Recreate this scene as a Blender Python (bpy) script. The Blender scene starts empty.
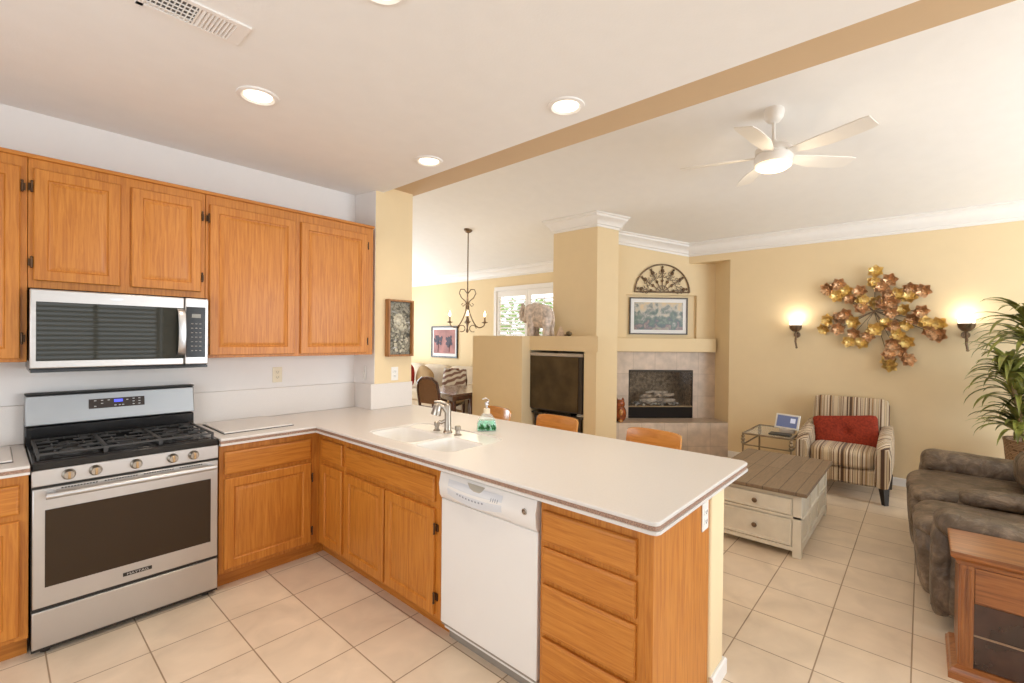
import bpy, bmesh, math, random
from mathutils import Vector, Matrix, noise as mnoise
random.seed(7)
S = bpy.context.scene
PI = math.pi
rad = math.radians

# ------------------------------------------------------------------ camera
YAW, PITCH, ROLL, FPX = rad(48.3659), rad(0.3688), rad(0.5901), 462.2
f0 = Vector((math.sin(YAW), math.cos(YAW), 0)); r0 = Vector((math.cos(YAW), -math.sin(YAW), 0)); u0 = Vector((0, 0, 1))
f1 = f0*math.cos(PITCH) - u0*math.sin(PITCH); u1 = u0*math.cos(PITCH) + f0*math.sin(PITCH)
r2 = r0*math.cos(ROLL) + u1*math.sin(ROLL); u2 = u1*math.cos(ROLL) - r0*math.sin(ROLL)
cd = bpy.data.cameras.new('camera'); cam = bpy.data.objects.new('camera', cd); S.collection.objects.link(cam)
cd.sensor_width = 36; cd.lens = FPX/1024*36; cd.clip_start = 0.02
M = Matrix((( r2.x, u2.x, -f1.x, 0), (r2.y, u2.y, -f1.y, 0), (r2.z, u2.z, -f1.z, 1.52), (0, 0, 0, 1)))
cam.matrix_world = M
S.camera = cam

# ------------------------------------------------------------------ world, exposure, daylight lamps
w = bpy.data.worlds.new('world'); S.world = w; w.use_nodes = True
bg = w.node_tree.nodes['Background']; bg.inputs[0].default_value = (0.93, 0.97, 1.0, 1); bg.inputs[1].default_value = 2.6
S.view_settings.view_transform = 'Standard'; S.view_settings.look = 'None'
S.view_settings.gamma = 1; S.view_settings.use_curve_mapping = False; S.view_settings.exposure = -0.22
S.cycles.use_denoising = True
S.cycles.max_bounces = 8; S.cycles.diffuse_bounces = 5; S.cycles.glossy_bounces = 4; S.cycles.transmission_bounces = 6
S.cycles.sample_clamp_indirect = 6; S.cycles.caustics_reflective = False; S.cycles.caustics_refractive = False

def area(name, loc, size, energy, col, direction):
    l = bpy.data.lights.new(name, 'AREA'); l.shape = 'RECTANGLE'; l.size, l.size_y = size; l.energy = energy; l.color = col
    o = bpy.data.objects.new(name, l); S.collection.objects.link(o); o.location = loc
    o.rotation_euler = Vector(direction).to_track_quat('-Z', 'Y').to_euler(); return o
DAY = (0.80, 0.91, 1.0)
area('added_daylight_family', (4.3, -3.75, 1.35), (2.95, 2.3), 225, DAY, (0, 1, -0.30))  # added area light to brighten the family room; no patio door is known
area('added_daylight_kitchen', (-1.76, 1.0, 1.4), (2.6, 1.7), 26, DAY, (1, 0.15, 0.05))  # added soft light for the kitchen from the left; its window is assumed
area('daylight_rear_window', (0.7, -3.72, 1.35), (2.5, 2.1), 46, DAY, (0, 1, 0.1))  # area light outside the rear blinds, carrying that window's daylight in
area('added_daylight_dining', (4.4, 9.16, 1.5), (2.8, 1.9), 120, DAY, (0, -1, 0.25))  # added light brightening the dining end; an unseen window stands for it

# ------------------------------------------------------------------ materials
MT = {}
def mat(name, col=(.8, .8, .8), rough=.5, metal=0, emit=None, es=0, bump=0, bscale=60, var=0, vscale=8, trans=0, coat=0, alpha=1, ior=1.45, spec=.5, bdist=.002):
    if name in MT: return MT[name]
    m = bpy.data.materials.new(name); m.use_nodes = True; nt = m.node_tree; p = nt.nodes['Principled BSDF']
    p.inputs['Base Color'].default_value = (*col, 1); p.inputs['Roughness'].default_value = rough; p.inputs['Metallic'].default_value = metal
    p.inputs['IOR'].default_value = ior; p.inputs['Specular IOR Level'].default_value = spec
    if trans: p.inputs['Transmission Weight'].default_value = trans
    if alpha < 1: p.inputs['Alpha'].default_value = alpha
    if coat: p.inputs['Coat Weight'].default_value = coat; p.inputs['Coat Roughness'].default_value = .12
    if emit: p.inputs['Emission Color'].default_value = (*emit, 1); p.inputs['Emission Strength'].default_value = es
    tc = nt.nodes.new('ShaderNodeTexCoord')
    n1 = nt.nodes.new('ShaderNodeTexNoise'); n1.inputs['Scale'].default_value = vscale; n1.inputs['Detail'].default_value = 4
    nt.links.new(tc.outputs['Object'], n1.inputs['Vector'])
    v = max(var, .004)
    cr = nt.nodes.new('ShaderNodeValToRGB'); cr.color_ramp.elements[0].position = .3; cr.color_ramp.elements[1].position = .7
    cr.color_ramp.elements[0].color = (*[c*(1-v) for c in col], 1); cr.color_ramp.elements[1].color = (*[min(1, c*(1+v)) for c in col], 1)
    nt.links.new(n1.outputs['Fac'], cr.inputs['Fac']); nt.links.new(cr.outputs['Color'], p.inputs['Base Color'])
    if bump:
        n2 = nt.nodes.new('ShaderNodeTexNoise'); n2.inputs['Scale'].default_value = bscale; n2.inputs['Detail'].default_value = 3
        b = nt.nodes.new('ShaderNodeBump'); b.inputs['Strength'].default_value = bump; b.inputs['Distance'].default_value = bdist
        nt.links.new(tc.outputs['Object'], n2.inputs['Vector']); nt.links.new(n2.outputs['Fac'], b.inputs['Height']); nt.links.new(b.outputs['Normal'], p.inputs['Normal'])
    MT[name] = m; return m

def wood(name, axis, cols, rough=.48, coat=.08, dens=75, along=4, rot=0):
    """grain running along one axis"""
    if name in MT: return MT[name]
    m = bpy.data.materials.new(name); m.use_nodes = True; nt = m.node_tree; p = nt.nodes['Principled BSDF']
    L = nt.links.new
    tc = nt.nodes.new('ShaderNodeTexCoord'); mp = nt.nodes.new('ShaderNodeMapping')
    sc = [dens]*3; sc['xyz'.index(axis)] = along; mp.inputs['Scale'].default_value = sc; mp.inputs['Rotation'].default_value = (0, 0, rot)
    n = nt.nodes.new('ShaderNodeTexNoise'); n.inputs['Scale'].default_value = 1; n.inputs['Detail'].default_value = 6; n.inputs['Distortion'].default_value = .7; n.inputs['Roughness'].default_value = .62
    mp2 = nt.nodes.new('ShaderNodeMapping'); sc2 = [7.]*3; sc2['xyz'.index(axis)] = 1.1; mp2.inputs['Scale'].default_value = sc2
    n2 = nt.nodes.new('ShaderNodeTexNoise'); n2.inputs['Scale'].default_value = 1; n2.inputs['Detail'].default_value = 3; n2.inputs['Distortion'].default_value = 1.5
    wv = nt.nodes.new('ShaderNodeMath'); wv.operation = 'MULTIPLY'; wv.inputs[1].default_value = 9
    sn = nt.nodes.new('ShaderNodeMath'); sn.operation = 'SINE'
    ab = nt.nodes.new('ShaderNodeMath'); ab.operation = 'MULTIPLY_ADD'; ab.inputs[1].default_value = .045
    cr = nt.nodes.new('ShaderNodeValToRGB'); e = cr.color_ramp.elements
    e[0].position = .34; e[0].color = (*cols[0], 1); e[1].position = .66; e[1].color = (*cols[2], 1)
    k = e.new(.47); k.color = (*cols[1], 1)
    L(tc.outputs['Object'], mp.inputs['Vector']); L(tc.outputs['Object'], mp2.inputs['Vector'])
    L(mp.outputs['Vector'], n.inputs['Vector']); L(mp2.outputs['Vector'], n2.inputs['Vector'])
    L(n2.outputs['Fac'], wv.inputs[0]); L(wv.outputs[0], sn.inputs[0]); L(sn.outputs[0], ab.inputs[0]); L(n.outputs['Fac'], ab.inputs[2])
    L(ab.outputs[0], cr.inputs['Fac']); L(cr.outputs['Color'], p.inputs['Base Color'])
    b = nt.nodes.new('ShaderNodeBump'); b.inputs['Strength'].default_value = .15; b.inputs['Distance'].default_value = .001
    L(n.outputs['Fac'], b.inputs['Height']); L(b.outputs['Normal'], p.inputs['Normal'])
    p.inputs['Roughness'].default_value = rough; p.inputs['Coat Weight'].default_value = coat; p.inputs['Coat Roughness'].default_value = .2
    MT[name] = m; return m

OAK = ((.42, .135, .013), (.50, .178, .020), (.575, .225, .033))
oak_z = wood('oak_vertical', 'z', OAK); oak_x = wood('oak_across_x', 'x', OAK); oak_y = wood('oak_across_y', 'y', OAK)
oakdark = mat('oak_shadow_kick', (.30, .13, .04), .6, var=.15)
MAPLE = ((.52, .20, .040), (.64, .27, .055), (.72, .33, .085))
chairwood = wood('chair_wood', 'y', MAPLE, .22, .5, 24, 3)
ENDW = ((.20, .062, .014), (.31, .105, .025), (.40, .15, .040))
cabwood_y = wood('walnut_y', 'y', ENDW, .35, .4, 55, 3); cabwood_z = wood('walnut_z', 'z', ENDW, .35, .4, 55, 3)
DKW = ((.045, .014, .008), (.085, .028, .014), (.12, .04, .02))
darkwood = wood('dark_mahogany', 'x', DKW, .25, .5)

wall_w = mat('white_wall_paint', (.80, .765, .74), .8, bump=.12, bscale=140, var=.01)
wall_y = mat('yellow_wall_paint', (.80, .635, .395), .8, bump=.12, bscale=140, var=.01)
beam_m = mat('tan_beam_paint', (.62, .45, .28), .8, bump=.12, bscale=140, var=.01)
ceil_m = mat('ceiling_paint', (.86, .84, .82), .85, bump=.25, bscale=90, var=.012)
trim_m = mat('white_trim_paint', (.85, .82, .79), .4, var=.01)
ctop_m = mat('white_solid_surface', (.68, .645, .615), .32, bump=0, var=.025, vscale=220)
sink_m = mat('white_sink_surface', (.83, .81, .78), .2, var=.005)
stripe_m = mat('brown_inlay', (.33, .20, .14), .4, var=.45, vscale=260)
steel = mat('stainless_steel', (.56, .54, .525), .40, 1, var=.02)
steel2 = mat('pale_stainless', (.58, .585, .60), .36, 1, var=.01)
nickel = mat('brushed_nickel', (.43, .385, .33), .30, 1)
chrome = mat('chrome', (.8, .78, .76), .12, 1)
blk = mat('black_enamel', (.012, .011, .011), .18)
blkm = mat('black_cast_iron', (.050, .048, .047), .42, bump=.3, bscale=200)
glassblk = mat('black_oven_glass', (.045, .028, .016), .10, spec=.22)
wht = mat('white_appliance', (.79, .765, .74), .3, var=.005)
whtg = mat('pale_grey_panel', (.66, .67, .70), .35)
plast = mat('white_plastic', (.82, .80, .76), .35)
ivory = mat('ivory_plastic', (.76, .66, .48), .4)
hinge_m = mat('antique_hinge', (.10, .055, .03), .4, .8)
slot = mat('dark_slot', (.03, .025, .02), .6)
glass = mat('clear_glass', (.80, .84, .80), .03, alpha=.2)
bluel = mat('blue_digits', (.05, .06, .5), .4, emit=(.12, .14, 1), es=1.2)
mark = mat('pale_marks', (.6, .58, .55), .5)
markd = mat('grey_marks', (.30, .31, .36), .5)
bronze = mat('oil_rubbed_bronze', (.20, .135, .085), .42, .75, var=.25, vscale=40)
gold = mat('gold_leaf', (1.0, .64, .25), .38, .75, var=.25, vscale=30)
copper = mat('copper_leaf', (.72, .44, .24), .40, .7, var=.35, vscale=30)
creamw = mat('cream_painted_wood', (.78, .73, .62), .5, var=.05, vscale=12)
fabric_tan = mat('tan_upholstery', (.60, .50, .38), .95, bump=.3, bscale=300, var=.08)
fabric_tan2 = mat('dark_tan_pillow', (.40, .27, .14), .95, bump=.3, bscale=300, var=.08)
fabric_red = mat('red_fabric', (.33, .025, .018), .9, bump=.4, bscale=250, var=.3, vscale=25)
rust = mat('rust_red_corduroy', (.27, .030, .010), .9, bump=.6, bscale=160, var=.35, vscale=60)

# floor tile
def tile_floor():
    m = bpy.data.materials.new('beige_floor_tile'); m.use_nodes = True; nt = m.node_tree; p = nt.nodes['Principled BSDF']; L = nt.links.new
    tc = nt.nodes.new('ShaderNodeTexCoord'); mp = nt.nodes.new('ShaderNodeMapping'); mp.inputs['Location'].default_value = (-.844, -.3625, 0)
    b = nt.nodes.new('ShaderNodeTexBrick'); b.offset = 0; b.squash = 1; b.inputs['Scale'].default_value = 1
    b.inputs['Brick Width'].default_value = .336; b.inputs['Row Height'].default_value = .3405; b.inputs['Mortar Size'].default_value = .0035; b.inputs['Mortar Smooth'].default_value = .3; b.inputs['Bias'].default_value = 0
    b.inputs['Color1'].default_value = (.83, .69, .53, 1); b.inputs['Color2'].default_value = (.79, .65, .50, 1); b.inputs['Mortar'].default_value = (.40, .28, .18, 1)
    n = nt.nodes.new('ShaderNodeTexNoise'); n.inputs['Scale'].default_value = 5; n.inputs['Detail'].default_value = 7; n.inputs['Distortion'].default_value = .6
    cr = nt.nodes.new('ShaderNodeValToRGB'); cr.color_ramp.elements[0].position = .3; cr.color_ramp.elements[0].color = (.88, .86, .84, 1); cr.color_ramp.elements[1].position = .7; cr.color_ramp.elements[1].color = (1.04, 1.03, 1.02, 1)
    mx = nt.nodes.new('ShaderNodeMixRGB'); mx.blend_type = 'MULTIPLY'; mx.inputs['Fac'].default_value = 1
    L(tc.outputs['Object'], mp.inputs['Vector']); L(mp.outputs['Vector'], b.inputs['Vector']); L(tc.outputs['Object'], n.inputs['Vector']); L(n.outputs['Fac'], cr.inputs['Fac'])
    L(b.outputs['Color'], mx.inputs['Color1']); L(cr.outputs['Color'], mx.inputs['Color2']); L(mx.outputs['Color'], p.inputs['Base Color'])
    inv = nt.nodes.new('ShaderNodeMath'); inv.operation = 'SUBTRACT'; inv.inputs[0].default_value = 1; L(b.outputs['Fac'], inv.inputs[1])
    bu = nt.nodes.new('ShaderNodeBump'); bu.inputs['Strength'].default_value = .5; bu.inputs['Distance'].default_value = .002
    L(inv.outputs[0], bu.inputs['Height']); L(bu.outputs['Normal'], p.inputs['Normal']); p.inputs['Roughness'].default_value = .42
    return m
floor_m = tile_floor()

def brick_mat(name, c1, c2, cm, bw, rh, mortar, rough, swap=False, bump=.4, off=0.0, loc=(0, 0, 0), rotz=0, nz=(1, 1)):
    """brick pattern on vertical faces: uses (x+y, z) unless swap (then x,y)"""
    m = bpy.data.materials.new(name); m.use_nodes = True; nt = m.node_tree; p = nt.nodes['Principled BSDF']; L = nt.links.new
    tc = nt.nodes.new('ShaderNodeTexCoord'); sp = nt.nodes.new('ShaderNodeSeparateXYZ'); cb = nt.nodes.new('ShaderNodeCombineXYZ'); L(tc.outputs['Object'], sp.inputs[0])
    if swap:
        L(sp.outputs[0], cb.inputs[0]); L(sp.outputs[1], cb.inputs[1])
    else:
        ad = nt.nodes.new('ShaderNodeMath'); ad.operation = 'SUBTRACT'; L(sp.outputs[0], ad.inputs[0]); L(sp.outputs[1], ad.inputs[1])
        ml = nt.nodes.new('ShaderNodeMath'); ml.operation = 'MULTIPLY'; ml.inputs[1].default_value = .7071 if rotz else 1; L(ad.outputs[0], ml.inputs[0])
        L(ml.outputs[0], cb.inputs[0]); L(sp.outputs[2], cb.inputs[1])
    mp = nt.nodes.new('ShaderNodeMapping'); mp.inputs['Location'].default_value = loc; L(cb.outputs[0], mp.inputs['Vector'])
    b = nt.nodes.new('ShaderNodeTexBrick'); b.offset = off; b.inputs['Scale'].default_value = 1; b.inputs['Brick Width'].default_value = bw; b.inputs['Row Height'].default_value = rh
    b.inputs['Mortar Size'].default_value = mortar; b.inputs['Color1'].default_value = (*c1, 1); b.inputs['Color2'].default_value = (*c2, 1); b.inputs['Mortar'].default_value = (*cm, 1)
    n = nt.nodes.new('ShaderNodeTexNoise'); n.inputs['Scale'].default_value = 9; n.inputs['Detail'].default_value = 6
    mpn = nt.nodes.new('ShaderNodeMapping'); mpn.inputs['Scale'].default_value = (nz[0], nz[1], 1); L(tc.outputs['Object'], mpn.inputs[0]); L(mpn.outputs[0], n.inputs['Vector'])
    cr = nt.nodes.new('ShaderNodeValToRGB'); cr.color_ramp.elements[0].position = .3; cr.color_ramp.elements[0].color = (.8, .8, .8, 1); cr.color_ramp.elements[1].position = .7; cr.color_ramp.elements[1].color = (1.08, 1.08, 1.08, 1)
    mx = nt.nodes.new('ShaderNodeMixRGB'); mx.blend_type = 'MULTIPLY'; mx.inputs['Fac'].default_value = 1
    L(mp.outputs[0], b.inputs['Vector']); L(n.outputs['Fac'], cr.inputs['Fac']); L(b.outputs['Color'], mx.inputs['Color1']); L(cr.outputs['Color'], mx.inputs['Color2']); L(mx.outputs[0], p.inputs['Base Color'])
    inv = nt.nodes.new('ShaderNodeMath'); inv.operation = 'SUBTRACT'; inv.inputs[0].default_value = 1; L(b.outputs['Fac'], inv.inputs[1])
    bu = nt.nodes.new('ShaderNodeBump'); bu.inputs['Strength'].default_value = bump; bu.inputs['Distance'].default_value = .003; L(inv.outputs[0], bu.inputs['Height']); L(bu.outputs['Normal'], p.inputs['Normal'])
    p.inputs['Roughness'].default_value = rough; MT[name] = m; return m
firetile = brick_mat('fireplace_tile', (.64, .51, .40), (.60, .475, .375), (.50, .39, .30), .305, .305, .004, .45, rotz=1, loc=(.1, -.14, 0))
plankm = brick_mat('weathered_plank_top', (.27, .185, .115), (.215, .145, .088), (.10, .065, .04), 2.4, .105, .003, .5, swap=True, loc=(0, -.04, 0), nz=(1, 14))
basketm = brick_mat('woven_basket', (.50, .33, .20), (.36, .22, .12), (.16, .09, .05), .03, .014, .002, .8, off=.5, bump=1)

def stripe_mat(name, mode):
    m = bpy.data.materials.new(name); m.use_nodes = True; nt = m.node_tree; p = nt.nodes['Principled BSDF']; L = nt.links.new
    tc = nt.nodes.new('ShaderNodeTexCoord'); sp = nt.nodes.new('ShaderNodeSeparateXYZ'); L(tc.outputs['Object'], sp.inputs[0])
    ad = nt.nodes.new('ShaderNodeMath'); ad.operation = 'MULTIPLY_ADD'; ad.inputs[1].default_value = mode; L(sp.outputs[0], ad.inputs[0]); L(sp.outputs[1], ad.inputs[2])
    n = nt.nodes.new('ShaderNodeTexNoise'); n.noise_dimensions = '1D'; n.inputs['Scale'].default_value = 21; n.inputs['Detail'].default_value = 1.5; L(ad.outputs[0], n.inputs['W'])
    cr = nt.nodes.new('ShaderNodeValToRGB'); cr.color_ramp.interpolation = 'CONSTANT'; e = cr.color_ramp.elements
    st = [(0, (.08, .035, .015)), (.36, (.32, .18, .08)), (.415, (.60, .46, .29)), (.465, (.16, .08, .035)), (.495, (.70, .58, .42)), (.54, (.36, .24, .13)), (.58, (.66, .53, .36)), (.625, (.10, .045, .02)), (.66, (.45, .31, .18))]
    e[0].position = 0; e[0].color = (*st[0][1], 1); e[1].position = st[1][0]; e[1].color = (*st[1][1], 1)
    for a, c in st[2:]: k = e.new(a); k.color = (*c, 1)
    L(n.outputs['Fac'], cr.inputs['Fac']); L(cr.outputs['Color'], p.inputs['Base Color']); p.inputs['Roughness'].default_value = .75; p.inputs['Sheen Weight'].default_value = .2
    MT[name] = m; return m
stripe_front = stripe_mat('brown_stripe_fabric', 0.0); stripe_arm = stripe_mat('brown_stripe_arm_fabric', 1.0)

def leather():
    m = bpy.data.materials.new('brown_grey_leather'); m.use_nodes = True; nt = m.node_tree; p = nt.nodes['Principled BSDF']; L = nt.links.new
    tc = nt.nodes.new('ShaderNodeTexCoord')
    n = nt.nodes.new('ShaderNodeTexNoise'); n.inputs['Scale'].default_value = 9; n.inputs['Detail'].default_value = 8; n.inputs['Roughness'].default_value = .7; n.inputs['Distortion'].default_value = .5
    cr = nt.nodes.new('ShaderNodeValToRGB'); e = cr.color_ramp.elements; e[0].position = .3; e[0].color = (.055, .034, .019, 1); e[1].position = .70; e[1].color = (.28, .20, .135, 1)
    k = e.new(.5); k.color = (.125, .086, .055, 1)
    n2 = nt.nodes.new('ShaderNodeTexNoise'); n2.inputs['Scale'].default_value = 6; n2.inputs['Detail'].default_value = 7; n2.inputs['Distortion'].default_value = 2.0
    b = nt.nodes.new('ShaderNodeBump'); b.inputs['Strength'].default_value = .9; b.inputs['Distance'].default_value = .03
    L(tc.outputs['Object'], n.inputs['Vector']); L(tc.outputs['Object'], n2.inputs['Vector']); L(n.outputs['Fac'], cr.inputs['Fac']); L(cr.outputs['Color'], p.inputs['Base Color'])
    L(n2.outputs['Fac'], b.inputs['Height']); L(b.outputs['Normal'], p.inputs['Normal']); p.inputs['Roughness'].default_value = .42
    return m
leather_m = leather()

def painting(name, stops, scale=6, dist=1.0, vertical=None):
    m = bpy.data.materials.new(name); m.use_nodes = True; nt = m.node_tree; p = nt.nodes['Principled BSDF']; L = nt.links.new
    tc = nt.nodes.new('ShaderNodeTexCoord'); n = nt.nodes.new('ShaderNodeTexNoise'); n.inputs['Scale'].default_value = scale; n.inputs['Detail'].default_value = 6; n.inputs['Distortion'].default_value = dist
    L(tc.outputs['Object'], n.inputs['Vector']); cr = nt.nodes.new('ShaderNodeValToRGB'); e = cr.color_ramp.elements
    e[0].position = stops[0][0]; e[0].color = (*stops[0][1], 1); e[1].position = stops[-1][0]; e[1].color = (*stops[-1][1], 1)
    for a, c in stops[1:-1]: k = e.new(a); k.color = (*c, 1)
    if vertical:
        sp = nt.nodes.new('ShaderNodeSeparateXYZ'); L(tc.outputs['Object'], sp.inputs[0])
        mr = nt.nodes.new('ShaderNodeMapRange'); mr.inputs[1].default_value = vertical[0]; mr.inputs[2].default_value = vertical[1]; mr.inputs[3].default_value = -.22; mr.inputs[4].default_value = .22; L(sp.outputs[2], mr.inputs[0])
        ad = nt.nodes.new('ShaderNodeMath'); ad.operation = 'ADD'; L(mr.outputs[0], ad.inputs[0]); L(n.outputs['Fac'], ad.inputs[1]); L(ad.outputs[0], cr.inputs['Fac'])
    else: L(n.outputs['Fac'], cr.inputs['Fac'])
    L(cr.outputs['Color'], p.inputs['Base Color']); p.inputs['Roughness'].default_value = .35; return m

# ------------------------------------------------------------------ geometry helpers
class G:
    def __init__(s): s.v = []; s.f = []; s.nb = 0
    def add(s, vs, fs):
        b = len(s.v); s.v += [Vector(v) for v in vs]; s.f += [tuple(i+b for i in f) for f in fs]; return s
    def box(s, x0, x1, y0, y1, z0, z1):
        x0, x1 = sorted((x0, x1)); y0, y1 = sorted((y0, y1)); z0, z1 = sorted((z0, z1))
        e = .0003*(s.nb % 6); s.nb += 1                      # keeps touching faces of one mesh from lying in one plane
        if min(x1-x0, y1-y0, z1-z0) > .008: x0 += e; x1 -= e; y0 += e; y1 -= e; z0 += e; z1 -= e
        return s.add([(x0, y0, z0), (x1, y0, z0), (x1, y1, z0), (x0, y1, z0), (x0, y0, z1), (x1, y0, z1), (x1, y1, z1), (x0, y1, z1)],
                     [(3, 2, 1, 0), (4, 5, 6, 7), (0, 1, 5, 4), (1, 2, 6, 5), (2, 3, 7, 6), (3, 0, 4, 7)])
    def prism(s, poly, z0, z1):
        """z1 may be a function of (x, y)"""
        a = sum(poly[i][0]*poly[(i+1) % len(poly)][1]-poly[(i+1) % len(poly)][0]*poly[i][1] for i in range(len(poly)))
        if a < 0: poly = poly[::-1]
        n = len(poly); g = z1 if callable(z1) else (lambda x, y: z1)
        return s.add([(x, y, z0) for x, y in poly]+[(x, y, g(x, y)) for x, y in poly],
                     [tuple(range(n))[::-1], tuple(range(n, 2*n))]+[(i, (i+1) % n, n+(i+1) % n, n+i) for i in range(n)])
    def cyl(s, p0, p1, r0_, r1_=None, n=16):
        return s.tube([p0, p1], [r0_, r0_ if r1_ is None else r1_], n)
    def tube(s, path, r, n=10, flat=None):
        P = [Vector(p) for p in path]; R = r if isinstance(r, (list, tuple)) else [r]*len(P)
        vs = []; fs = []; up = None
        for i, p in enumerate(P):
            d = (P[min(i+1, len(P)-1)]-P[max(i-1, 0)]).normalized()
            if up is None:
                a = Vector((0, 0, 1)) if abs(d.z) < .9 else Vector((1, 0, 0)); up = (a-d*a.dot(d)).normalized()
            else:
                up = (up-d*up.dot(d)); up = up.normalized() if up.length > 1e-6 else Vector((1, 0, 0))
            sd = d.cross(up)
            for k in range(n):
                t = 2*PI*k/n; vs.append(p+(up*math.cos(t)+sd*math.sin(t)*(flat or 1))*R[i])
        for i in range(len(P)-1):
            for k in range(n):
                fs.append((i*n+k, i*n+(k+1) % n, (i+1)*n+(k+1) % n, (i+1)*n+k))
        fs.append(tuple(range(n))[::-1]); fs.append(tuple(range((len(P)-1)*n, len(P)*n)))
        return s.add(vs, fs)
    def lathe(s, prof, c=(0, 0, 0), n=24, axis='z', close=True):
        vs = []; fs = []; c = Vector(c)
        for r, z in prof:
            for k in range(n):
                t = 2*PI*k/n; x, y = r*math.cos(t), r*math.sin(t)
                vs.append(c+Vector({'z': (x, y, z), 'y': (x, z, -y), '-y': (x, -z, y), 'x': (z, x, y), '-x': (-z, -x, y)}[axis]))
        m = len(prof)
        for i in range(m-1):
            for k in range(n): fs.append((i*n+k, i*n+(k+1) % n, (i+1)*n+(k+1) % n, (i+1)*n+k))
        if close: fs.append(tuple(range(n))[::-1]); fs.append(tuple(range((m-1)*n, m*n)))
        return s.add(vs, fs)
    def soft(s, c, h, k=4, n=8, mtx=None, wob=0, seed=0):
        """rounded cushion box: half sizes h, power k"""
        c = Vector(c); idx = {}; vs = []; fs = []
        def vid(p):
            key = tuple(round(a, 5) for a in p)
            if key not in idx:
                q = Vector(p); L = (abs(q.x)**k+abs(q.y)**k+abs(q.z)**k)**(1/k); q = q/L
                q = Vector((q.x*h[0], q.y*h[1], q.z*h[2]))
                if wob:
                    nn = mnoise.noise(q*6+Vector((seed, seed*2, 0))); q *= 1+wob*nn
                if mtx is not None: q = mtx @ q
                idx[key] = len(vs); vs.append(c+q)
            return idx[key]
        T = [math.tan((2*i/n-1)*PI/4) for i in range(n+1)]
        for ax in range(3):
            for sg in (-1, 1):
                for i in range(n):
                    for j in range(n):
                        q = []
                        for a, b in ((i, j), (i+1, j), (i+1, j+1), (i, j+1)):
                            p = [0, 0, 0]; p[ax] = sg; p[(ax+1) % 3] = T[a]; p[(ax+2) % 3] = T[b]; q.append(vid(p))
                        fs.append(tuple(q if sg > 0 else q[::-1]))
        return s.add(vs, fs)
    def frame(s, w, h, rings, orient):
        """nested rectangles: rings = [(inset, depth)], orient maps (u, v, d) to a point"""
        vs = []
        for ins, d in rings:
            for u, v in ((ins, ins), (w-ins, ins), (w-ins, h-ins), (ins, h-ins)): vs.append(orient(u, v, d))
        fs = []
        for i in range(len(rings)-1):
            for k in range(4): fs.append((4*i+k, 4*i+(k+1) % 4, 4*(i+1)+(k+1) % 4, 4*(i+1)+k))
        b = 4*(len(rings)-1); fs.append((b, b+1, b+2, b+3)); fs.append((3, 2, 1, 0))
        return s.add(vs, fs)

OFF = {}
def root_off(parent):
    return OFF.get(parent.name, Vector((0, 0, 0))) if parent else Vector((0, 0, 0))
def build(g, name, m, parent=None, bevel=0, seg=2, smooth=True, local=False, sub=0, loc=None, ang=38, label=None):
    me = bpy.data.meshes.new(name)
    off = root_off(parent) if not local else Vector((0, 0, 0))
    if parent is None and loc is not None: off = Vector(loc)
    me.from_pydata([v-off for v in g.v], [], g.f); me.validate()
    bm = bmesh.new(); bm.from_mesh(me); bmesh.ops.recalc_face_normals(bm, faces=bm.faces); bm.to_mesh(me); bm.free()
    if smooth:
        me.polygons.foreach_set('use_smooth', [True]*len(me.polygons)); me.set_sharp_from_angle(angle=rad(ang))
    for mm in (m if isinstance(m, (list, tuple)) else [m]): me.materials.append(mm)
    o = bpy.data.objects.new(name, me); S.collection.objects.link(o)
    if parent is not None: o.parent = parent; OFF[o.name] = off if not local else Vector((0, 0, 0))
    elif loc is not None: o.location = loc; OFF[o.name] = off
    if bevel:
        md = o.modifiers.new('bevel', 'BEVEL'); md.width = bevel; md.segments = seg; md.limit_method = 'ANGLE'; md.angle_limit = rad(40); md.harden_normals = False
    if sub:
        md = o.modifiers.new('subdivision', 'SUBSURF'); md.levels = sub; md.render_levels = sub
    if label: o['label'] = label
    return o
def tag(o, label, cat, group=None):
    o['label'] = label; o['category'] = cat
    if group: o['group'] = group
    return o
def thing(name, label, cat, loc, rz=0, group=None):
    o = bpy.data.objects.new(name, None); S.collection.objects.link(o); o.empty_display_size = .1
    o.location = loc; o.rotation_euler = (0, 0, rz); OFF[o.name] = Vector(loc); return tag(o, label, cat, group)
def struct(g, name, m, parent=None, **k):
    o = build(g, name, m, parent, **k)
    if parent is None: o['kind'] = 'structure'
    return o
def copy_tree(o, parent=None):
    c = o.copy(); S.collection.objects.link(c)
    if parent is not None: c.parent = parent
    for ch in list(o.children): copy_tree(ch, c)
    return c
def text_mesh(txt, size, name, m, parent, mtx, ext=.0006):
    cu = bpy.data.curves.new(name, 'FONT'); cu.body = txt; cu.size = size; cu.extrude = ext; cu.align_x = 'CENTER'; cu.align_y = 'CENTER'
    to = bpy.data.objects.new(name, cu); S.collection.objects.link(to)
    me = bpy.data.meshes.new_from_object(to.evaluated_get(bpy.context.evaluated_depsgraph_get())); bpy.data.objects.remove(to)
    off = root_off(parent)
    for v in me.vertices: v.co = (mtx @ v.co) - off
    me.name = name; me.materials.clear(); me.materials.append(m); o = bpy.data.objects.new(name, me); S.collection.objects.link(o); o.parent = parent; OFF[o.name] = off; return o

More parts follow.
